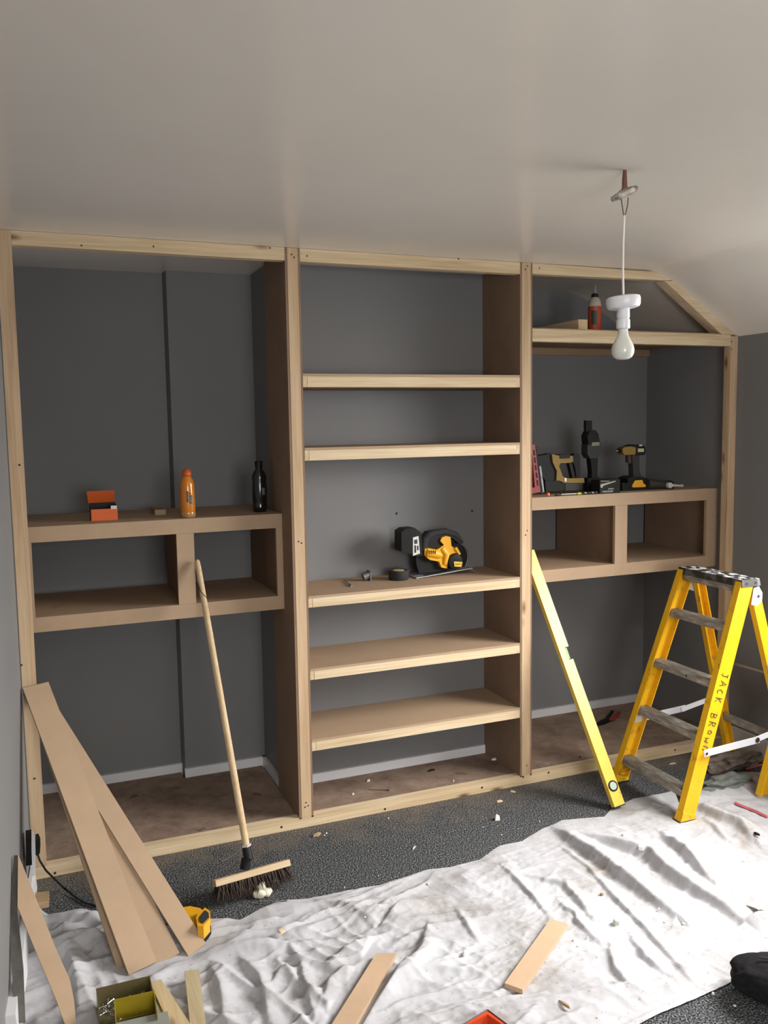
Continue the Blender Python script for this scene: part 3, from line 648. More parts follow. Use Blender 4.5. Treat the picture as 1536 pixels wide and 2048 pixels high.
Hh += .026*n1*(1-left)*mid + .012*n2*mid + .030*n3*left + .009*n3*(1-left) + .008*(vnoise(X*5, Y*5, 3)+.5) + .0022*(vnoise(X*26, Y*26, 4))
fine = np.maximum(0, ridged(u1*13, v1*24, 31)-.5)+.8*np.maximum(0, ridged(u2*15, v2*22, 32)-.55)
Hh += .0042*fine*(.5+vnoise(X*3, Y*3, 33)) + .0012*vnoise(X*48, Y*48, 34)
clump = np.clip((.34-X)/.12, 0, 1)*np.clip((Y+.62)/.18, 0, 1)
Hh += clump*(.030*ridged(wx*7, wy*7, 21)+.012)
rs_ = np.clip((X-2.62)/.15, 0, 1)*np.clip((Y+.55)/.10, 0, 1); Hh += rs_*(.020*ridged(wx*10, wy*6, 22))
# flatten under ladder feet, level and boards
for (fx_, fy_, fr) in ((fx(0)+.035, -.60, .075), (3.08, -.55, .08), (2.38, -.40, .05), (.31, -.74, .07), (.45, -.74, .09), (3.2, -.6, .07)):
    Hh *= 1-.9*np.exp(-((X-fx_)**2+(Y-fy_)**2)/fr**2)
for p_, q_, fr in ((atz(773, 1906), atz(665, 2085), .055), (atz(1118, 1842), atz(1027, 1973), .05), (atz(311, 1961), atz(380, 2085), .03), (atz(384, 1940), atz(400, 2085), .03)):
    dx, dy = q_.x-p_.x, q_.y-p_.y; tt = np.clip(((X-p_.x)*dx+(Y-p_.y)*dy)/(dx*dx+dy*dy), 0, 1); dd = np.hypot(X-(p_.x+tt*dx), Y-(p_.y+tt*dy))
    lim = .013 if fr > .04 else .028; Hh = np.where(dd < fr*1.6, np.minimum(Hh, lim+np.maximum(0, dd-fr)*1.2), Hh)
edge = np.minimum(1, np.minimum(Tt, 1-Tt)*9); Hh = .0035 + Hh*(.30+.70*edge)
hem = np.exp(-((1-Tt-.012)/.008)**2)*.004; Hh += hem
Z = Hh
def sheet_z(x, y):
    i = int(np.clip((x+.045)/3.39*(NX-1), 0, NX-1)); j = int(np.argmin(np.abs(Y[:, i]-y))); 
    return float(Z[j, i]) if min(abs(Y[:, i]-y)) < .02 else 0.0
co = np.stack([X, Y, Z], -1).reshape(-1, 3); idx = np.arange(NX*NT).reshape(NT, NX)
q = np.stack([idx[:-1, :-1], idx[1:, :-1], idx[1:, 1:], idx[:-1, 1:]], -1).reshape(-1, 4)
me = bpy.data.meshes.new('dust_sheet'); me.vertices.add(len(co)); me.vertices.foreach_set('co', co.ravel())
me.loops.add(q.size); me.loops.foreach_set('vertex_index', q.ravel()); me.polygons.add(len(q)); me.polygons.foreach_set('loop_start', np.arange(0, q.size, 4))
me.update(calc_edges=True); me.validate()
for p in me.polygons: p.use_smooth = True
sheet = thing('dust_sheet', 'large rumpled off-white cotton dust sheet spread over the carpet', 'dust sheet', (1.6, -1, 0))
link('cloth', me, SHEETM, sheet)
# red woven stripes near its far right border
STR = plain('red_woven_stripe', (.45, .09, .10), .9, var=.2)
for pts in ([(1440, 1540), (1465, 1543), (1490, 1546), (1508, 1556)], [(1470, 1600), (1490, 1607), (1515, 1617), (1536, 1626)], [(1490, 1528), (1510, 1522), (1530, 1518)]):
    bm = B(); rows = []
    P = [atz(u, v, .03) for u, v in pts]
    for i, p in enumerate(P):
        z = sheet_z(p.x, p.y); d = (P[min(i+1, len(P)-1)]-P[max(i-1, 0)]).normalized(); n = Vector((-d.y, d.x, 0))*.010
        rows.append([bm.verts.new((p.x-n.x, p.y-n.y, z+.004)), bm.verts.new((p.x, p.y, z+.010)), bm.verts.new((p.x+n.x, p.y+n.y, z+.004))])
    for a_, b2 in zip(rows, rows[1:]):
        for k in range(2): bm.faces.new((a_[k], a_[k+1], b2[k+1], b2[k]))
    ob('red_stripe', bm, STR, sheet, smooth=True)

# grey-green bundled cloth behind the ladder
def blob(bm, c, r, seed, amp=.25, sub=3, freq=1.6):
    g = bmesh.ops.create_icosphere(bm, subdivisions=sub, radius=1)
    for v in g['verts']:
        d = 1 + amp*noise.noise(v.co*freq+Vector((seed*3.1, seed, 0)))
        v.co = Vector((c[0]+v.co.x*r[0]*d, c[1]+v.co.y*r[1]*d, max(.001, c[2]+v.co.z*r[2]*d)))
    return bm
c = atz(1452, 1563, .03); bm = blob(B(), (c.x, c.y, .022), (.13, .055, .035), 5, .5, 4, 2.2)
tag(ob('rag', bm, plain('grey_green_cloth', (.17, .19, .175), .95, var=.25), smooth=True), 'grey-green bundled rag lying on the sheet behind the ladder', 'cloth')
c = atz(1470, 1522, .03); bm = blob(B(), (c.x, c.y+.02, .02), (.17, .07, .04), 9, .6, 4, 2.6)
tag(ob('rag', bm, plain('dusty_brown_cloth', (.20, .17, .14), .95, var=.4), smooth=True), 'dusty brown crumpled rag against the end of the base rail at right', 'cloth')

# ------------------------------------------------------------------ things on the left box shelf
ZLT = 1.328
t = thing('open_carton', 'small orange and black carton with its lid open, on the left box shelf', 'box', (.31, .27, ZLT))
a, b_ = aty(183, 1041, .245), aty(236, 1039, .245); x0, x1 = a.x, b_.x; zt_ = ZLT+.047
bm = B(); box(bm, x0, x1, .245, .2475, ZLT+.0005, zt_); ob('front_flap', bm, ORANGE, t)
bm = B(); box(bm, x0, x0+.002, .2475, .33, ZLT+.0005, zt_+.012); box(bm, x1-.002, x1, .2475, .33, ZLT+.0005, zt_+.012); box(bm, x0+.002, x1-.002, .2475, .33, ZLT+.0005, ZLT+.003); box(bm, x0, x1, .33, .3325, ZLT+.0005, zt_+.020); ob('tray', bm, BLACK, t)
bm = B(); hull8(bm, [(x0-.004, .332, zt_+.018), (x1-.002, .332, zt_+.018), (x1-.004, .300, zt_+.068), (x0-.010, .300, zt_+.068)], [(x0-.004, .335, zt_+.018), (x1-.002, .335, zt_+.018), (x1-.004, .303, zt_+.070), (x0-.010, .303, zt_+.070)]); ob('lid', bm, ORANGE, t)
ob('sticker', bx(x1-.026, x1-.002, .2435, .2445, zt_-.002, zt_+.012), LABELW, t)

def bottle(name, label, px, y, ztop_px, zb, prof_, mats, seg=28):
    p = aty(px, ztop_px, y); h = p.z - zb
    t = thing(name, label, 'bottle', (p.x, y, zb))
    for nm, pr, mt in prof_:
        ob(nm, lathe(B(), [(r, zb+z*h) for r, z in pr], T(p.x, y, 0), seg), mats[mt], t, smooth=True)
    return t, p.x, h
BM = {'o': plain('orange_drink', (.62, .20, .015), .18, coat=.4), 'oc': plain('orange_cap', (.55, .10, .015), .4), 'k': plain('dark_cola_bottle', (.008, .008, .009), .2, coat=.4), 'kc': BLACK,
      'w': plain('translucent_white_plastic', (.42, .38, .32), .5), 'g': plain('orange_red_label', (.36, .055, .02), .5), 'n': plain('grey_nozzle', (.25, .23, .22), .5), 'kk': BLACK, 'cl': plain('clear_base', (.45, .25, .10), .12)}
t, bx_, h = bottle('drinks_bottle', 'orange sports drink bottle with orange cap standing on the left box shelf', 373, .20, 937, ZLT+.0005,
  [('base', [(.026, 0), (.030, .02), (.031, .08), (.030, .11)], 'cl'), ('body', [(.0302, .11), (.031, .2), (.0305, .45), (.029, .62), (.0275, .70), (.024, .77), (.018, .82), (.0165, .84)], 'o'), ('cap', [(.0175, .845), (.019, .86), (.0195, .89), (.018, .93), (.014, .97), (.006, .997), (0, 1)], 'oc')], BM)
# print on the bottle: dark stripe and block of lettering
def wrap(x, y, r, a0, a1, z0, z1, n=6):
    bm = B(); rows = []
    for i in range(n+1):
        a = a0+(a1-a0)*i/n; rows.append((bm.verts.new((x+r*math.cos(a), y+r*math.sin(a), z0)), bm.verts.new((x+r*math.cos(a), y+r*math.sin(a), z1))))
    for p, q_ in zip(rows, rows[1:]): bm.faces.new((p[0], q_[0], q_[1], p[1]))
    return bm
def text(s, size, M, mat, parent, name='lettering', depth=.0003):
    cu = bpy.data.curves.new(name, 'FONT'); cu.body = s; cu.size = size; cu.extrude = depth; cu.align_x = 'CENTER'; cu.align_y = 'CENTER'; cu.resolution_u = 2
    tmp = bpy.data.objects.new('tmp', cu); COL.objects.link(tmp); dg = bpy.context.evaluated_depsgraph_get(); me = bpy.data.meshes.new_from_object(tmp.evaluated_get(dg)); bpy.data.objects.remove(tmp)
    me.materials.clear(); me.name = name
    return link(name, me, mat, parent, M)
ob('printed_stripe', wrap(bx_, .20, .0313, math.radians(255), math.radians(268), ZLT+h*.32, ZLT+h*.55), BM['k'], t)
ob('printed_label', wrap(bx_, .20, .0314, math.radians(278), math.radians(300), ZLT+h*.26, ZLT+h*.46), plain('grey_print', (.25, .24, .22), .5), t)
for a, s_ in ((math.radians(285), 'SPORT'),):
    Mx = Matrix.Translation((bx_+.0318*math.cos(a), .20+.0318*math.sin(a), ZLT+h*.40)) @ Matrix.Rotation(a+math.pi/2, 4, 'Z') @ Matrix.Rotation(math.pi/2, 4, 'X') @ Matrix.Rotation(math.pi/2, 4, 'Z')
    text(s_, .016, Mx, BM['k'], t)
bottle('cola_bottle', 'black cola bottle standing at the right end of the left box shelf', 517, .27, 922, ZLT+.0005,
  [('body', [(.026, 0), (.031, .03), (.031, .12), (.029, .16), (.032, .22), (.032, .50), (.030, .58), (.032, .66), (.031, .72), (.022, .80), (.014, .85), (.0135, .87)], 'k'), ('cap', [(.016, .872), (.0165, .88), (.0165, .99), (.0155, 1), (0, 1)], 'kc')], BM)
p = aty(527, 1004, .24); bot = [o for o in bpy.data.objects if o.name == 'cola_bottle'][0]
pc_ = bot.matrix_basis.translation; ob('label', wrap(pc_.x, pc_.y, .0325, math.radians(278), math.radians(300), ZLT+.075, ZLT+.105), plain('grey_barcode', (.13, .13, .13), .5), bot)
def brick(name, label, cat, x0, x1, y0, y1, z0, z1, mat, bev=.0015):
    return tag(ob(name, bx(x0, x1, y0, y1, z0, z1), mat, bev=bev), label, cat)
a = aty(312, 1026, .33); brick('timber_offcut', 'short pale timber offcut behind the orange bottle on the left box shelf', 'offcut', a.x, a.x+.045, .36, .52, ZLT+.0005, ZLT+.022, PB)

# ------------------------------------------------------------------ top right shelf
ZT = 2.119
a, b_ = aty(1157, 638, .03), aty(1175, 638, .03)
brick('timber_offcut', 'pale square timber offcut beside the glue bottle on the high right shelf', 'offcut', a.x, b_.x, .03, .42, ZT+.0005, ZT+.046, PY)
bottle('glue_bottle', 'orange and white glue bottle with pointed nozzle on the high right shelf', 1190, .09, 568, ZT+.0005,
  [('body', [(.028, 0), (.031, .02), (.031, .52)], 'g'), ('shoulder', [(.031, .521), (.030, .56), (.025, .66), (.016, .715)], 'w'), ('collar', [(.016, .716), (.017, .73), (.016, .78), (.009, .80)], 'kk'), ('nozzle', [(.009, .80), (.0065, .86), (.004, .93), (.003, 1), (0, 1)], 'n')], BM)
gb = [o for o in bpy.data.objects if o.name == 'glue_bottle'][0]; pc_ = gb.matrix_basis.translation
ob('dark_print', wrap(pc_.x, pc_.y, .0313, math.radians(205), math.radians(255), ZT+.03, ZT+.095), plain('dark_green_print', (.03, .035, .015), .5), gb)

# ------------------------------------------------------------------ things on the middle shelf
ZM = .992
t = thing('circular_saw', 'yellow and black cordless circular saw resting on the middle shelf', 'circular saw', (1.85, .24, ZM))
bat = ob('battery', prof([(803, 1064), (812, 1058), (830, 1056), (843, 1066), (845, 1110), (838, 1113), (803, 1103)], .165, .245), BLACK, t, bev=.004)
ob('battery_label', prof([(826, 1075), (837, 1072), (840, 1107), (826, 1112)], .163, .1645), LABELW, bat)
for q_ in ([(828.5, 1080), (834.5, 1078.5), (835, 1087), (829, 1088)], [(829, 1091), (832, 1090.5), (832.5, 1105), (829, 1106)], [(834, 1092), (837, 1091), (837.5, 1100), (834.5, 1101)]): ob('battery_print', prof(q_, .1620, .1628), GREYP, bat)
ob('rear_handle', prof([(842, 1112), (845, 1078), (857, 1064), (889, 1060), (914, 1066), (928, 1085), (920, 1089), (905, 1076), (894, 1076), (884, 1086), (874, 1094), (850, 1099), (850, 1112)], .19, .232), BLACK, t, bev=.004)
ob('lower_body', prof([(832, 1112), (850, 1108), (864, 1112), (880, 1120), (886, 1142), (838, 1147), (833, 1130)], .205, .245), BLACK, t, bev=.003)
ob('motor_body', prof([(850, 1097), (873, 1100), (880, 1096), (888, 1090), (881, 1082), (884, 1075), (892, 1072), (901, 1074), (903, 1092), (911, 1098), (918, 1110), (901, 1111), (896, 1122), (894, 1137), (883, 1135), (878, 1123), (860, 1120), (849, 1110)], .180, .24), TOOLYEL, t, bev=.007)
ob('motor_barrel', tube(B(), [aty(850, 1104.5, .190), aty(852, 1104.5, .190), aty(876, 1109, .190), aty(884, 1112, .190)], [.014, .0215, .0215, .012], 20), TOOLYEL, t, smooth=True)
ob('gear_neck', tube(B(), [aty(884, 1096, .185), aty(892, 1108, .185), aty(889, 1128, .185)], [.012, .019, .014], 16), TOOLYEL, t, smooth=True)
ob('handle_grip', tube(B(), [aty(846, 1100, .200), aty(849, 1078, .200), aty(862, 1067, .200), aty(890, 1063, .200), aty(912, 1070, .200), aty(922, 1082, .200)], [.018, .020, .017, .016, .015, .010], 14), RUBBER, t, smooth=True)
c0, e0 = aty(912, 1124, .165), aty(927, 1124, .165); r = (e0-c0).length
for k in range(4): ob('vent_slot', prof([(858+4*k, 1101), (859.6+4*k, 1101), (859.6+4*k, 1108), (858+4*k, 1108)], .1672, .1692), BLACK, t)
ob('trigger', prof([(883, 1082), (889, 1080), (890, 1088), (885, 1091)], .188, .215), BLACK, t)
ob('lever', prof([(910, 1096), (914, 1094), (922, 1108), (918, 1110)], .172, .18), TOOLYEL, t)
mc = ob('motor_cap', lathe(B(), [(r*.9, .06), (r, .05), (r, .012), (r*.9, .002), (r*.75, 0), (0, 0)], Matrix.Translation(c0) @ Matrix.Rotation(math.radians(-90), 4, 'X'), 28), BLACK, t, smooth=True)
ob('name_plate', prof([(908, 1123), (925, 1124), (923, 1134), (909, 1133)], .1620, .1645), plain('yellow_plate', (.85, .52, .06), .4), mc)
text('DEWALT', .0085, Matrix.Translation(aty(916.5, 1128.5, .1615)) @ Matrix.Rotation(math.pi/2, 4, 'X'), BLACK, mc)
c1 = aty(906, 1116, .243); r1 = .076
ob('blade_guard', lathe(B(), [(0, 0), (r1, 0), (r1, .022), (0, .022)], Matrix.Translation(c1) @ Matrix.Rotation(math.radians(-90), 4, 'X'), 40), plain('dark_guard', (.012, .013, .013), .5, spec=.3), t, bev=.002)
ob('blade', lathe(B(), [(0, 0), (r1*.93, 0), (r1*.93, .002), (0, .002)], Matrix.Translation(c1+Vector((.004, .026, -.010))) @ Matrix.Rotation(math.radians(-90), 4, 'X'), 40), STEEL, t)
arc = [c1+Vector((math.cos(a)*(r1+.002), -.004, math.sin(a)*(r1+.002))) for a in [math.radians(k) for k in range(-50, 50, 8)]]
ob('guard_rim', tube(B(), arc, .003, 6), STEEL, t, smooth=True)
pa = aty(834, 1153, .17); 
bm = B(); x0, x1 = pa.x-.005, aty(944, 1140, .19).x
hull8(bm, [(x0, .165, ZM+.002), (x1, .185, ZM+.022), (x1, .30, ZM+.022), (x0, .29, ZM+.002)], [(x0, .165, ZM+.006), (x1, .185, ZM+.026), (x1, .30, ZM+.026), (x0, .29, ZM+.006)])
ob('base_plate', bm, plain('brushed_shoe_plate', (.40, .40, .41), .45, .4, var=.2), t, bev=.001)
for k in range(3): ob('plate_slot', hull8(B(), [(x0+.05, .172+.012*k, ZM+.0105), (x0+.17, .174+.012*k, ZM+.0195), (x0+.17, .179+.012*k, ZM+.0195), (x0+.05, .177+.012*k, ZM+.0105)], [(x0+.05, .172+.012*k, ZM+.0118), (x0+.17, .174+.012*k, ZM+.0208), (x0+.17, .179+.012*k, ZM+.0208), (x0+.05, .177+.012*k, ZM+.0118)]), BLACK, t)
ob('front_strut', tube(B(), [(x1-.012, .19, ZM+.02), (x1+.01, .17, ZM+.008), (x1+.015, .168, ZM+.001)], .003, 6), DULLSTEEL, t)

p = atz(801, 1160, ZM); t = thing('tape_roll', 'black roll of tape beside the saw on the middle shelf', 'tape', (p.x, p.y+.02, ZM))
bm = B(); lathe(bm, [(.026, .003), (.044, 0), (.046, .003), (.046, .040), (.044, .043), (.026, .041), (.026, .003)], T(p.x, p.y+.02, ZM+.0005), 32); ob('roll', bm, RUBBER, t, smooth=True)
ob('core', lathe(B(), [(.0235, 0), (.0255, 0), (.0255, .0425), (.0235, .0425)], T(p.x, p.y+.02, ZM+.0005), 28), plain('card_core', (.55, .38, .15), .7), t, smooth=True)
p = atz(734, 1162, ZM); t = thing('hole_saw', 'small dull metal hole cutter lying on the middle shelf', 'tool part', (p.x, p.y, ZM))
bm = B(); Mh = Matrix.Translation((p.x, p.y+.01, ZM+.0225)) @ Matrix.Rotation(math.radians(70), 4, 'Y') @ Matrix.Rotation(0, 4, 'X')
lathe(bm, [(.017, -.016), (.019, -.016), (.019, .014), (.022, .014), (.022, .018), (.006, .018)], Mh, 20); ob('cup', bm, DULLSTEEL, t, smooth=True)
ob('arbor', tube(B(), [Mh @ Vector((0, 0, -.012)), Mh @ Vector((0, 0, .03))], .004, 8), DULLSTEEL, t)
ob('flange', bx(p.x+.012, p.x+.017, p.y-.012, p.y+.03, ZM+.0005, ZM+.046), DULLSTEEL, t, bev=.002)
a_, b_ = atz(689, 1161, ZM+.004), atz(703, 1172, ZM+.004)
tag(ob('coach_screw', tube(B(), [a_, a_+(b_-a_)*.75, a_+(b_-a_)*.76, b_], [.0022, .003, .005, .005], 8), DULLSTEEL), 'dark metal screw lying left of the cutter on the middle shelf', 'screw')

# ------------------------------------------------------------------ power tools on the right box
ZR = 1.3415
t = thing('caulking_gun', 'red slotted tool frame leaning behind the middle post on the right box', 'tool', (2.30, .22, ZR))
y = .20
ob('red_rail', prof([(1063, 889), (1070, 889), (1080, 978), (1070, 978)], y, y+.02), RED, t)
for k in range(5): ob('slot', prof([(1066.2+k*1.7, 900+15*k), (1069.2+k*1.7, 900+15*k), (1070.4+k*1.7, 911+15*k), (1067.4+k*1.7, 911+15*k)], y-.001, y+.001), BLACK, t)
ob('red_foot', prof([(1061, 975), (1080, 975), (1081, 984), (1063, 988)], y-.01, y+.03), RED, t, bev=.002)
ob('black_rail', prof([(1070, 893), (1073, 893), (1086, 985), (1079, 985)], y+.02, y+.035), BLACK, t)
ob('grey_rod', prof([(1076, 932), (1082, 932), (1089, 984), (1083, 986)], y+.036, y+.045), DULLSTEEL, t)
t = thing('nail_gun', 'dusty yellow and black cordless nail gun standing on the right box', 'nail gun', (2.55, .26, ZR))
y = .23
ob('motor_housing', prof([(1074, 913), (1104, 907), (1111, 935), (1113, 962), (1092, 964), (1084, 950), (1079, 930)], y+.01, y+.07), BLACK, t, bev=.005)
ob('battery', prof([(1090, 963), (1118, 961), (1130, 966), (1130, 980), (1092, 984)], y, y+.07), BLACK, t, bev=.004)
ob('nose_frame', prof([(1104, 909), (1119, 911), (1122, 926), (1118, 932), (1126, 953), (1136, 957), (1168, 956), (1169, 966), (1124, 966), (1113, 962), (1114, 942), (1106, 925)], y, y+.045), TOOLBRZ, t, bev=.003)
ob('top_block', prof([(1119, 911), (1136, 911), (1146, 912), (1146, 924), (1136, 926), (1122, 926)], y+.005, y+.045), TOOLBRZ, t, bev=.002)
ob('drive_head', prof([(1120, 909), (1140, 908), (1140, 916), (1120, 917)], y-.003, y+.04), BLACK, t)
ob('handle', prof([(1146, 912), (1150, 907), (1159, 908), (1160, 920), (1161, 955), (1153, 955), (1150, 935), (1146, 924)], y+.008, y+.04), BLACK, t, bev=.003)
ob('handle_bar', prof([(1138, 926), (1144, 925), (1151, 955), (1145, 956)], y+.01, y+.035), BLACK, t)
ob('magazine', prof([(1131, 967), (1166, 967), (1166, 980), (1131, 981)], y+.0, y+.05), GREYP, t, bev=.002)
ob('work_light', prof([(1129.5, 956), (1133, 956), (1133, 963), (1129.5, 963)], y-.002, y), plain('bright_lens', (.9, .85, .8), .15), t)
t = thing('multi_tool', 'tall black cordless multi-tool standing upright behind the printed black box', 'multi tool', (2.78, .30, ZR))
y = .27
ob('blade_mount', prof([(1172, 841), (1184, 841), (1184, 858), (1180, 864), (1176, 874), (1172, 858)], y+.01, y+.03), BLACK, t, bev=.001)
ob('head', prof([(1175, 872), (1180, 862), (1191, 860), (1197, 868), (1200, 885), (1177, 890)], y, y+.055), BLACK, t, bev=.005)
ob('body', prof([(1175, 889), (1201, 884), (1201, 908), (1197, 916), (1180, 917), (1175, 908)], y+.002, y+.055), GREYP, t, bev=.004)
ob('name_plate', prof([(1184, 885), (1199, 884), (1199, 891), (1184, 892)], y-.001, y+.001), plain('olive_plate', (.22, .21, .13), .4), t)
ob('grip', prof([(1181, 916), (1196, 915), (1195, 950), (1198, 957), (1183, 957), (1184, 945)], y+.008, y+.045), BLACK, t, bev=.004)
ob('battery', prof([(1176, 957), (1201, 955), (1204, 980), (1174, 982)], y-.012, y+.06), BLACK, t, bev=.004)
t = thing('printed_case', 'black case printed with a tool and white lettering, front of the right box', 'case', (2.72, .15, ZR))
a, b_ = aty(1199.5, 986, .135), aty(1240, 984, .135); zt_ = aty(1200, 960, .135).z
ob('case_body', bx(a.x, b_.x, .135, .205, ZR, zt_), BLACK, t, bev=.002)
ob('picture', prof([(1201, 969), (1204, 968), (1231, 961.5), (1232, 963), (1206, 972), (1205, 976), (1201, 975)], .1335, .1345), plain('printed_olive', (.33, .33, .22), .5), t)
ob('picture', prof([(1202, 961.8), (1219, 961.8), (1218, 963.2), (1202, 963.2)], .1335, .1345), plain('printed_olive_dark', (.22, .22, .14), .5), t)
Mx = Matrix.Translation(aty(1215.5, 983, .1335)) @ Matrix.Rotation(math.pi/2, 4, 'X')
text('HARDENED', .0125, Mx, LABELW, t); text('SCREWS', .0090, Matrix.Translation(aty(1222, 977.7, .1335)) @ Matrix.Rotation(math.pi/2, 4, 'X'), LABELW, t)
t = thing('impact_driver', 'bronze-yellow and black cordless impact driver standing on its battery at right', 'drill', (2.93, .25, ZR))
y = .22
ob('gearbox', prof([(1246, 897), (1251, 894), (1268, 892), (1276, 895), (1276, 909), (1250, 910), (1246, 906)], y+.004, y+.055), TOOLBRZ, t, bev=.005)
mh = ob('motor_housing', prof([(1260, 892), (1270, 889), (1284, 889), (1290, 893), (1292, 903), (1289, 910), (1272, 911), (1273, 895)], y, y+.06), BLACK, t, bev=.005)
ob('name_plate', prof([(1276, 897), (1288, 897), (1288, 904), (1276, 904)], y-.002, y), plain('pale_gold_plate', (.50, .44, .24), .4), mh)
ob('housing_highlight', prof([(1278, 889.5), (1284, 889), (1285, 892), (1279, 892.5)], y-.001, y+.02), LABELW, mh)
ob('chuck', prof([(1241, 899), (1246, 895), (1246, 908), (1241, 904)], y+.015, y+.045), BLACK, t); ob('bit', prof([(1232, 900.5), (1241, 900.5), (1241, 903), (1232, 903)], y+.027, y+.033), DULLSTEEL, t)
ob('trigger', prof([(1256, 910), (1264, 910), (1263, 927), (1256, 925)], y+.018, y+.04), plain('brown_trigger', (.06, .035, .02), .5), t)
ob('handle', prof([(1264, 909), (1279, 909), (1279, 940), (1283, 956), (1267, 957), (1266, 935)], y+.01, y+.048), GREYP, t, bev=.004)
ob('foot', prof([(1255, 957), (1266, 952), (1286, 954), (1295, 958), (1295, 966), (1256, 966)], y-.008, y+.07), BLACK, t, bev=.003)
ob('battery', prof([(1244, 966), (1297, 966), (1296, 981), (1245, 984)], y-.012, y+.08), BLACK, t, bev=.004)
ob('yellow_latch', prof([(1264, 972), (1270, 961), (1285, 960), (1287, 967), (1292, 970), (1291, 974), (1266, 975)], y-.016, y-.013), TOOLYEL, t, bev=.001)
t = thing('angle_drill', 'dark grip tool with a chrome lever lying at the right end of the right box', 'tool', (3.05, .22, ZR))
a_, b_ = atz(1296, 976, ZR+.026), atz(1338, 973, ZR+.026); a_.y = .22; b_.y = .22; a_ = aty(1294, 967, .21); b_ = aty(1333, 970, .21)
ob('barrel', tube(B(), [a_, a_+(b_-a_)*.3, a_+(b_-a_)*.6, a_+(b_-a_)*.9, b_], [.024, .026, .022, .024, .022], 16), plain('dark_brown_grip', (.035, .028, .024), .5), t, smooth=True)
ob('collar', tube(B(), [b_, b_+(b_-a_)*.12, b_+(b_-a_)*.24], [.024, .025, .023], 20), BLACK, t, smooth=True)
CHR = plain('polished_chrome', (.68, .68, .68), .3, .35); c = aty(1342, 971, .165); ob('lever_hub', lathe(B(), [(0, .002), (.008, .0), (.014, .002), (.016, .006), (.016, .020), (0, .020)], Matrix.Translation(c) @ Matrix.Rotation(math.radians(-90), 4, 'X'), 24), CHR, t, smooth=True)
ob('lever', tube(B(), [c+Vector((.010, .004, 0)), aty(1360, 971.5, .165), aty(1365, 971.5, .165)], [.008, .0055, .008], 10), CHR, t, smooth=True)
p = aty(1096, 989, .135)
tag(ob('marker_cap', lathe(B(), [(0, -.009), (.008, -.007), (.010, 0), (.008, .007), (0, .010)], T(p.x, .135, ZR+.0095), 16), plain('coral_plastic', (.75, .16, .06), .4), smooth=True), 'small coral-orange cap lying at the front left of the right box', 'cap')
t = thing('screwdriver', 'slim clear-shafted screwdriver with lime tip at the front of the right box', 'screwdriver', (2.5, .13, ZR))
a_, b_ = aty(1122, 987, .135), aty(1158, 984.5, .135); a_.z = b_.z = ZR+.006
ob('shaft', tube(B(), [a_, a_+(b_-a_)*.9], .0022, 8), STEEL, t); ob('tip', tube(B(), [a_+(b_-a_)*.9, b_+(b_-a_)*.1], .006, 10), plain('lime_plastic', (.42, .5, .06), .4), t, smooth=True); ob('grip', tube(B(), [a_-(b_-a_)*.3, a_], .0055, 10), GREYP, t, smooth=True)
a_, b_ = aty(1168, 985, .135), aty(1192, 984, .135); a_.z = b_.z = ZR+.007
t = thing('socket_bits', 'row of small chrome bits beside the printed case', 'bits', (a_.x, .135, ZR))
for k in range(4): p = a_+(b_-a_)*(k/3.4); ob('bit', tube(B(), [p, p+(b_-a_)*.2], .0062, 10), [DULLSTEEL, GREYP][k % 2], t, smooth=True)

# ------------------------------------------------------------------ bits inside the unit and on the floor
def chip(name, label, cat, u, v, z, size, mat, ang=0, group=None, h=None, plane=None):
    p = atz(u, v, z); sx_, sy_ = size; h = h or min(size)*.5
    z0 = z
    bm = B(); rnd = random.Random(int(u*7+v)); n = 6; ring = []
    for k in range(n):
        a = 2*math.pi*(k+.5*rnd.random())/n; ring.append((math.cos(a)*sx_/2*rnd.uniform(.75, 1.15), math.sin(a)*sy_/2*rnd.uniform(.75, 1.15)))
    hull8(bm, [(a, b2, 0) for a, b2 in ring], [(a*rnd.uniform(.6, .9), b2*rnd.uniform(.6, .9), h*rnd.uniform(.7, 1.1)) for a, b2 in ring])
    M = Matrix.Translation((p.x, p.y, z0)) @ Matrix.Rotation(ang, 4, 'Z')
    return tag(ob(name, bm, mat, M=M), label, cat, group)
def fz(u, v):
    p = atz(u, v, .01); return max(.001, sheet_z(p.x, p.y)+.0005)
G1 = 'plaster crumbs scattered over the carpet and dust sheet'
marks = {'the second post foot': (610, 1640), 'the third post foot': (1052, 1550), 'the broom head': (500, 1750), 'the spirit level foot': (1240, 1620), 'the plaster lump on the carpet': (995, 1639), 'the whole board offcut': (1070, 1910), 'the black bag': (1500, 1975), 'the split stick': (1129, 2010), 'the right-hand ladder leg': (1390, 1640), 'the pine chip at the left of the sheet': (563, 1864), 'the grey-green plaster lump': (1232, 1848), 'the middle of the sheet top edge': (850, 1740)}
crumbs = ((777, 1637, .008), (653, 1667, .010), (649, 1671, .008), (966, 1655, .007), (1079, 1643, .007), (1003, 1670, .008), (995, 1652, .006), (1037, 1658, .006), (757, 1752, .006), (780, 1766, .006), (689, 1775, .006),
   (857, 1768, .014), (1148, 1881, .012), (1156, 1893, .008), (1318, 1818, .008), (1330, 1845, .012), (1175, 1874, .006), (1367, 1849, .016), (1426, 1988, .012), (1469, 2012, .010), (1092, 1923, .007), (1014, 1886, .006), (1195, 2035, .008), (730, 1835, .008), (585, 1836, .006))
near = {}
for c_ in crumbs:
    k_ = min(marks, key=lambda q_: math.hypot(marks[q_][0]-c_[0], marks[q_][1]-c_[1])); near.setdefault(k_, []).append((math.hypot(marks[k_][0]-c_[0], marks[k_][1]-c_[1]), c_))
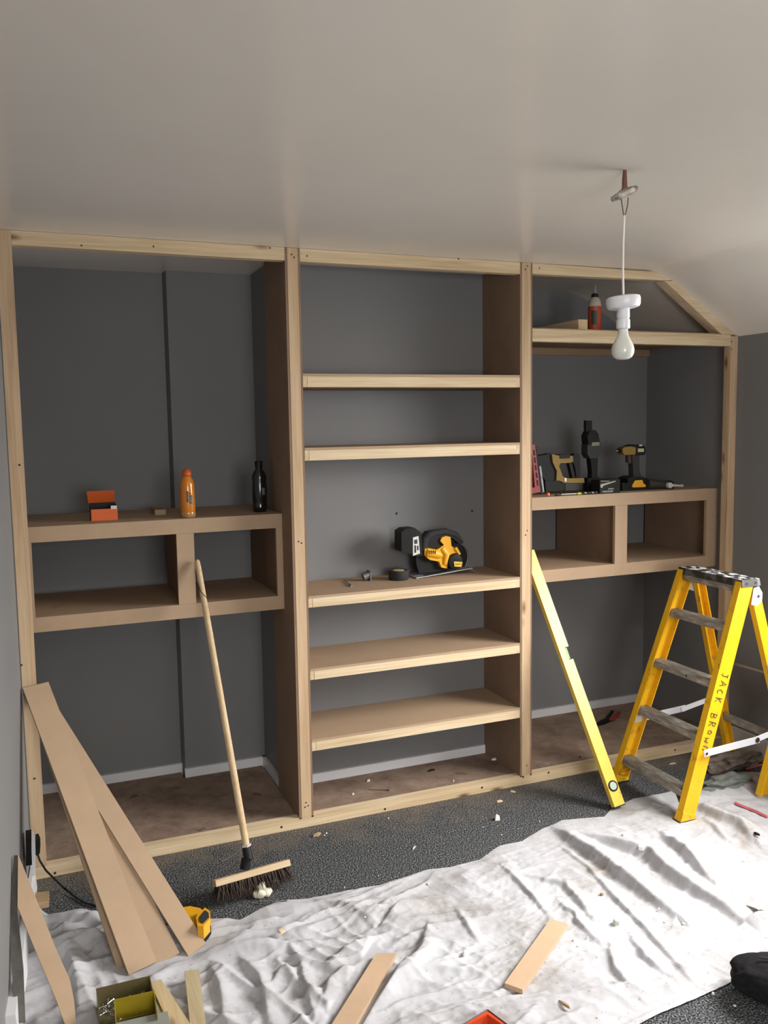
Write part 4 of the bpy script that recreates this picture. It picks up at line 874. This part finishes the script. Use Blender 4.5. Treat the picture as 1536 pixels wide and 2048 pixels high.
for k_, lst in near.items():
    for i, (_, (u, v, s)) in enumerate(sorted(lst)):
        chip('plaster_crumb', 'small white plaster crumb, %s to %s' % (['nearest', 'second nearest', 'third nearest', 'fourth nearest', 'fifth nearest'][i], k_), 'debris', u, v, fz(u, v), (s, s*.8), DUSTW, u*.1, G1)
chip('foam_blob', 'cream blob of expanding foam on the carpet beside the broom bristles', 'debris', 524, 1785, .001, (.075, .05), FOAM, .5, h=.032)
bmf = B(); p = atz(524, 1782, .02)
bpy.data.objects.remove([o for o in bpy.data.objects if o.name.startswith('foam_blob')][0])
for dx, dy, dz, r in ((-.02, 0, .014, .016), (.015, -.006, .014, .018), (.0, .004, .034, .019), (.028, .006, .012, .012), (-.006, -.01, .016, .018)): blob(bmf, (p.x+dx, p.y+dy, dz), (r, r*.9, r), dx*90, .3, 2)
tag(ob('foam_blob', bmf, FOAM, smooth=True), 'cream blob of expanding foam on the carpet beside the broom bristles', 'debris')
chip('plaster_lump', 'white plaster lump on the carpet between shelving and dust sheet', 'debris', 995, 1639, .001, (.030, .024), DUSTW, .4, h=.02)
chip('wood_chip', 'flat pale wood chip on the carpet below the middle post', 'debris', 1000, 1603, .001, (.038, .016), PX, .1, h=.006)
chip('wood_chip', 'thin pale splinter on the carpet near the right bay rail', 'debris', 1026, 1584, .001, (.034, .012), PX, -.6, h=.006)
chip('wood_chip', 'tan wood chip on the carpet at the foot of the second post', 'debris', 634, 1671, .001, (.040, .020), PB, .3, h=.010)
chip('wood_chip', 'white splinter lying alone in the middle of the carpet', 'debris', 828, 1696, .001, (.036, .007), DUSTW, .8, h=.004)
chip('dark_debris', 'dark brown scrap by the base rail of the middle bay', 'debris', 880, 1596, .001, (.05, .014), plain('dark_scrap', (.05, .03, .02), .8), -.3, h=.008)
chip('wood_chip', 'pale wood chip lying below the far left ladder foot', 'debris', 1345, 1528, .001, (.05, .012), PX, -.1, h=.006)
chip('tile_fragment', 'white flat fragment on the dust sheet right of the spirit level', 'debris', 1252, 1671, fz(1252, 1671), (.05, .035), plain('white_fragment', (.85, .85, .83), .5), .2, h=.012)
chip('plaster_lump', 'round whitish plaster piece on the dust sheet in front of the ladder', 'debris', 1284, 1697, fz(1284, 1697), (.045, .04), DUSTW, 0, h=.014)
chip('plaster_lump', 'pale green-grey plaster lump in the middle of the dust sheet', 'debris', 1232, 1848, fz(1232, 1848), (.035, .026), plain('grey_green_plaster', (.42, .45, .38), .9, var=.3), .4, h=.016)
chip('wood_chip', 'tan triangular chip on the dust sheet beside its long seam', 'debris', 1204, 1790, fz(1204, 1790), (.018, .014), PB, 0, h=.008)
chip('dark_debris', 'small black chip on the bright dust sheet right of the ladder', 'debris', 1513, 1669, fz(1513, 1669), (.014, .035), BLACK, .3, h=.008)
chip('plaster_lump', 'crumbly plaster lump on the dust sheet right of the near long offcut', 'debris', 932, 1909, fz(932, 1909), (.030, .022), DUSTW, .5, h=.012)
chip('wood_chip', 'short rounded pine chip on the dust sheet left of the centre', 'debris', 563, 1864, fz(563, 1864)+.006, (.035, .022), PX, .1, h=.008)
chip('wood_chip', 'greenish split stick on the dust sheet at the lower right', 'debris', 1129, 2010, fz(1129, 2010), (.012, .060), PB, .35, h=.008)
tag(ob('board_offcut', hull8(B(), [atz(u, v, .030) for u, v in ((1498, 1802), (1517, 1820), (1536, 1814), (1525, 1808))], [atz(u, v, .038) for u, v in ((1498, 1802), (1517, 1820), (1536, 1814), (1525, 1808))]), DUSTW), 'white angular fragment at the right edge of the dust sheet', 'debris')
# inside the unit
FZ = .0432
for nm, lab, u, v, sz, mat, an in (('plaster_lump', 'white plaster scrap against the skirting under the lowest shelf', 772, 1534, (.075, .022), DUSTW, .1), ('timber_offcut', 'pale timber bit in the right corner below the lowest shelf', 990, 1519, (.055, .018), DUSTW, -.1),
   ('dark_debris', 'dark sliver on the floor board under the middle shelves', 862, 1542, (.055, .008), BLACK, .1), ('wood_chip', 'pale crumb pile at the left under the lowest shelf', 737, 1562, (.022, .015), DUSTW, .4), ('wood_chip', 'tan crumb near the second post under the lowest shelf', 706, 1589, (.016, .01), DUSTW, .2),
   ('wood_chip', 'tiny bright chip on the floor board near the rail in the middle bay', 907, 1563, (.010, .008), DUSTW, 0), ('bark_scrap', 'brown bark scrap on the left bay floor near the back', 266, 1595, (.05, .012), plain('bark', (.08, .045, .03), .9), .3),
   ('bark_scrap', 'brown bark scrap on the left bay floor near the side panel', 515, 1590, (.05, .014), plain('bark2', (.08, .045, .03), .9), -.5), ('bark_scrap', 'thin brown shaving on the left bay floor in front of the broom', 405, 1660, (.05, .008), plain('bark3', (.10, .06, .04), .9), .2),
   ('bark_scrap', 'dark shaving under the step of the left bay wall', 348, 1579, (.06, .008), plain('bark4', (.10, .06, .04), .9), 0), ('dark_debris', 'brown grit lump on the right bay floor near the level', 1160, 1515, (.014, .01), plain('grit', (.1, .06, .04), .9), 0)):
    chip(nm, lab, 'debris', u, v, FZ, sz, mat, an, h=.008)
a_, b_ = atz(736, 1579, FZ+.004), atz(778, 1580, FZ+.004)
tag(ob('nail', tube(B(), [a_, b_-(b_-a_)*.05, b_-(b_-a_)*.049, b_], [.0012, .0018, .0045, .0045], 8), plain('rusty_nail', (.07, .035, .02), .7)), 'long rusty nail on the floor board under the middle shelves', 'nail')
a_, b_ = atz(910, 1546, FZ+.003), atz(934, 1548, FZ+.003)
tag(ob('nail', tube(B(), [a_, b_], .0014, 6), plain('rusty_nail2', (.12, .07, .04), .7)), 'short thin nail at the right on the middle bay floor board', 'nail')
t = thing('pincers', 'black and red pincers lying on the floor of the right bay', 'pliers', (2.9, .25, FZ))
a_, m_, b_ = atz(1194, 1448, FZ+.016), atz(1216, 1440, FZ+.016), atz(1238, 1426, FZ+.016)
ob('jaw', tube(B(), [a_, a_+(m_-a_)*.5, m_], [.008, .014, .012], 10), BLACK, t, smooth=True)
ob('grip', tube(B(), [m_, m_+Vector((.03, .0, 0)), b_], [.008, .009, .010], 10), RED, t, smooth=True); ob('grip', tube(B(), [m_, m_+Vector((.02, .03, 0)), b_+Vector((-.02, .035, 0))], [.008, .009, .009], 10), BLACK, t, smooth=True)
a_, b_ = atz(520, 1802, .012), atz(574, 1802, .012)
tag(ob('long_bolt', tube(B(), [a_, a_+(b_-a_)*.06, a_+(b_-a_)*.061, b_-(b_-a_)*.061, b_-(b_-a_)*.06, b_], [.005, .005, .002, .002, .005, .005], 8), DULLSTEEL), 'long thin steel bolt on the carpet below the broom', 'bolt')
a_, b_ = atz(118, 1215-6, .977), atz(134, 1211-4, .977)
tag(ob('screw_bit', tube(B(), [Vector((.12, .30, .9795)), Vector((.155, .31, .9795))], .0018, 6), STEEL), 'small bright screw inside the left hole of the left box', 'screw')

# ------------------------------------------------------------------ offcuts on the sheet
def slab(name, label, px, z, th, mat, cat='offcut'):
    a = [atz(u, v, z+th) for u, v in px]; return tag(ob(name, hull8(B(), [Vector((p.x, p.y, z)) for p in a], a), mat, bev=.0008), label, cat)
slab('board_offcut', 'long brown board offcut running out of the bottom of the photo', [(753, 1906), (793, 1906), (690, 2085), (640, 2085)], .018, .014, MDFL)
slab('board_offcut', 'brown board offcut lying whole on the dust sheet at right of centre', [(1101, 1837), (1135, 1848), (1045, 1979), (1009, 1966)], .014, .016, MDFL)
slab('pine_batten', 'pale pine batten on the sheet leading up to the yellow bins', [(300, 1965), (322, 1958), (405, 2085), (355, 2085)], .034, .020, PB and pine('pale_batten', 'y', (.58, .46, .28), (.48, .36, .20)))
slab('pine_batten', 'second pale pine batten with a knot, right of the bins', [(369, 1942), (398, 1938), (416, 2085), (384, 2085)], .030, .014, pine('pale_batten_2', 'y', (.50, .42, .27), (.42, .33, .20)))
p = atz(86, 1805, .02); tag(ob('timber_offcut', hull8(B(), [atz(u, v, .002) for u, v in ((60, 1822), (98, 1815), (99, 1796), (62, 1800))], [atz(u, v-14, .022) for u, v in ((60, 1822), (98, 1815), (99, 1796), (62, 1800))]), PB), 'small square timber offcut on the carpet by the left skirting', 'offcut')

# ------------------------------------------------------------------ small parts bins
m, nt, b = newmat('yellow_translucent_plastic'); b.inputs['Base Color'].default_value = (.46, .36, .03, 1); b.inputs['Roughness'].default_value = .25; b.inputs['Transmission Weight'].default_value = .35
YT = m
m, nt, b = newmat('smoky_olive_plastic'); b.inputs['Base Color'].default_value = (.17, .14, .06, 1); b.inputs['Roughness'].default_value = .3; b.inputs['Transmission Weight'].default_value = .3
OT = m
def bin_(label, p00, p10, depth, zb, zt, mat, slope=.9):
    a, b_ = atz(*p00, zt), atz(*p10, zt); M, ln = frame(a, b_); t = thing('parts_bin', label, 'bin', M=M @ Matrix.Translation((ln/2, -depth/2, zb-zt)))
    th = .0025; h = zb-zt
    ob('back_wall', bx(0, ln, -th, 0, h, 0), mat, t, M); ob('front_wall', bx(0, ln, -depth, -depth+th, h, -(-h)*.55), mat, t, M)
    ob('side_wall', bx(0, th, -depth+th, -th, h, -(.0)-.003), mat, t, M); ob('side_wall', bx(ln-th, ln, -depth+th, -th, h, -.003), mat, t, M)
    ob('bottom', bx(th, ln-th, -depth+th, -th, h, h+th), mat, t, M)
    return t, M, ln, h
t, M, ln, h = bin_('olive see-through parts bin holding loose screws, beneath the boards', (192, 1977), (300, 1951), .13, .030, .082, OT)
bm = B(); rnd = random.Random(5)
for k in range(60):
    p = M @ Vector((rnd.uniform(.01, ln-.01), rnd.uniform(-.11, -.012), h+.005+rnd.uniform(0, .012))); d = Vector((rnd.uniform(-1, 1), rnd.uniform(-1, 1), rnd.uniform(-.2, .4))).normalized()*.012
    tube(bm, [p-d, p+d*.8, p+d*.81, p+d], [.0008, .0013, .0032, .0032], 5)
o = ob('loose_screws', bm, STEEL, WM and t); o['kind'] = 'stuff'
bin_('bright yellow see-through parts bin standing in front of the olive one', (228, 1999), (309, 1981), .11, .034, .098, YT)
a = [atz(u, v, .080) for u, v in ((205, 2052), (335, 2022), (350, 2090), (210, 2110))]
tag(ob('bin_lid', hull8(B(), [p-Vector((0, 0, .004)) for p in a], a), plain('frosted_lid', (.26, .27, .24), .3), bev=.001), 'frosted grey plastic lid lying before the yellow bin at the bottom edge', 'lid')

# ------------------------------------------------------------------ drill behind the boards, red tool, black bag
t = thing('cordless_drill', 'yellow and black cordless drill half hidden behind the leaning boards', 'drill', (.53, -.52, 0))
def pz(pts, z0, z1): 
    a = [atz(u, v, z1) for u, v in pts]; return hull8(B(), [Vector((p.x, p.y, z0)) for p in a], a)
ob('motor_body', pz([(362, 1815), (380, 1812), (400, 1816), (408, 1822), (392, 1842), (398, 1852), (380, 1856), (365, 1840)], .02, .052), TOOLYEL, t, bev=.004)
c0 = [(392, 1834), (410, 1815), (420, 1822), (421, 1836), (407, 1852), (395, 1852)]
ob('battery_housing', pz(c0, .03, .075), TOOLYEL, t, bev=.003)
ob('battery', pz([(398, 1852), (421, 1838), (422, 1850), (406, 1866), (398, 1862)], .004, .050), BLACK, t, bev=.003)
ob('battery_face', pz([(398, 1835), (410, 1820), (417, 1825), (418, 1834), (406, 1846), (399, 1842)], .0755, .078), GREYP, t)
t = thing('red_tool_case', 'corner of a red plastic tool case at the bottom edge of the photo', 'case', (1.2, -1.4, 0))
a = [atz(u, v, .05) for u, v in ((975, 2020), (1018, 2052), (975, 2110), (925, 2050))]
a2 = [a[0]+(a[2]-a[0])*.10, a[1]+(a[3]-a[1])*.10, a[2]+(a[0]-a[2])*.10, a[3]+(a[1]-a[3])*.10]
bm = B(); A = [bm.verts.new(p) for p in a]; I = [bm.verts.new(p) for p in a2]; Fl = [bm.verts.new((p.x, p.y, .02)) for p in a2]; Lo = [bm.verts.new((p.x, p.y, .012)) for p in a]
for k in range(4):
    j = (k+1) % 4; bm.faces.new((A[k], A[j], I[j], I[k])); bm.faces.new((I[k], I[j], Fl[j], Fl[k])); bm.faces.new((A[j], A[k], Lo[k], Lo[j]))
bm.faces.new(Fl); bm.faces.new(Lo[::-1]); ob('shell', bm, plain('orange_red_plastic', (.55, .07, .02), .35), t)
for p, q_ in ((0, 1), (3, 0)): ob('rim', tube(B(), [a[p], a[q_]], .0022, 6), plain('dark_rim', (.08, .02, .02), .5), t)
# soft black bag at the right edge
bm = B(); g = bmesh.ops.create_icosphere(bm, subdivisions=5, radius=1)
for v in g['verts']:
    x, y, z = v.co; s = lambda q, e: math.copysign(abs(q)**e, q)
    k = 1+.05*noise.noise(v.co*2.5)+.02*noise.noise(v.co*7)
    v.co = Vector((s(x, .75)*.30*k, s(y, .8)*.105*k, s(z, .8)*.062*k))
    if v.co.z < -.05: v.co.z = -.05
cbag = (atz(1462, 1975, .05)+atz(1545, 2040, .05))/2
Mb = Matrix.Translation(Vector((2.115, -1.755, .064))) @ Matrix.Rotation(math.radians(-48), 4, 'Z')
t = thing('black_bag', 'soft black fabric bag lying across the sheet edge at lower right', 'bag', M=Mb)
ob('bag_body', bm, plain('black_canvas', (.011, .011, .012), .95, spec=.15, var=.3, scale=80, bmp=.3), t, Mb, smooth=True)
ob('seam', tube(B(), [(-.22, .0, .060), (-.1, .005, .068), (.05, .0, .070), (.2, 0, .060)], .003, 6), plain('black_piping', (.02, .02, .022), .7), t, Mb, smooth=True)

# ------------------------------------------------------------------ wall socket with plug and lead
t = thing('wall_socket', 'white double socket plate loose on the left wall behind the boards', 'socket', (0, -.27, .26))
z0 = aty(66, 1778, -.24).z; z1 = aty(66, 1662, -.24).z
p0 = aty(64, 1700, -.24)
ob('face_plate', hull8(B(), [aty(u, v, -.20) for u, v in ((63, 1660), (68, 1664), (71, 1700), (71, 1752), (65, 1752), (63, 1700))], [aty(u, v, -.29) for u, v in ((63, 1660), (68, 1664), (71, 1700), (71, 1752), (65, 1752), (63, 1700))]), WHITEP, t)
ob('back_box', prof([(51, 1678), (63, 1676), (64, 1730), (52, 1732)], -.28, -.21), BLACK, t)
t = thing('power_plug', 'black power plug in the socket with its lead trailing to the carpet', 'plug', (.03, -.25, .24))
ob('plug_body', prof([(71, 1681), (77, 1679), (81, 1688), (80, 1706), (75, 1712), (71, 1710)], -.28, -.23), BLACK, t, bev=.003)
pl = [aty(75, 1708, -.25), aty(80, 1722, -.26), aty(92, 1741, -.28), aty(108, 1757, -.31), atz(128, 1776, .012), atz(150, 1794, .006), atz(170, 1806, .006), atz(192, 1812, .006)]
ob('lead', tube(B(), pl, .0035, 8), BLACK, t, smooth=True)
# loose clear-headed screws on the sheet at left
for (u, v), wh in zip(((194, 1861), (180, 1874), (186, 1874), (178, 1880), (172, 1909)), ('topmost of the five', 'left one of the close trio', 'right one of the close trio', 'lowest of the close trio', 'bottommost of the five')):
    z = fz(u, v); p = atz(u, v, z+.004); tag(ob('loose_screw', tube(B(), [p, p+Vector((.003, .002, .001)), p+Vector((.0031, .002, .001)), p+Vector((.022, .010, .002))], [.0035, .0035, .0015, .0006], 7), STEEL), 'shiny loose screw left of the leaning boards, '+wh, 'screw', 'loose screws left of the leaning boards')
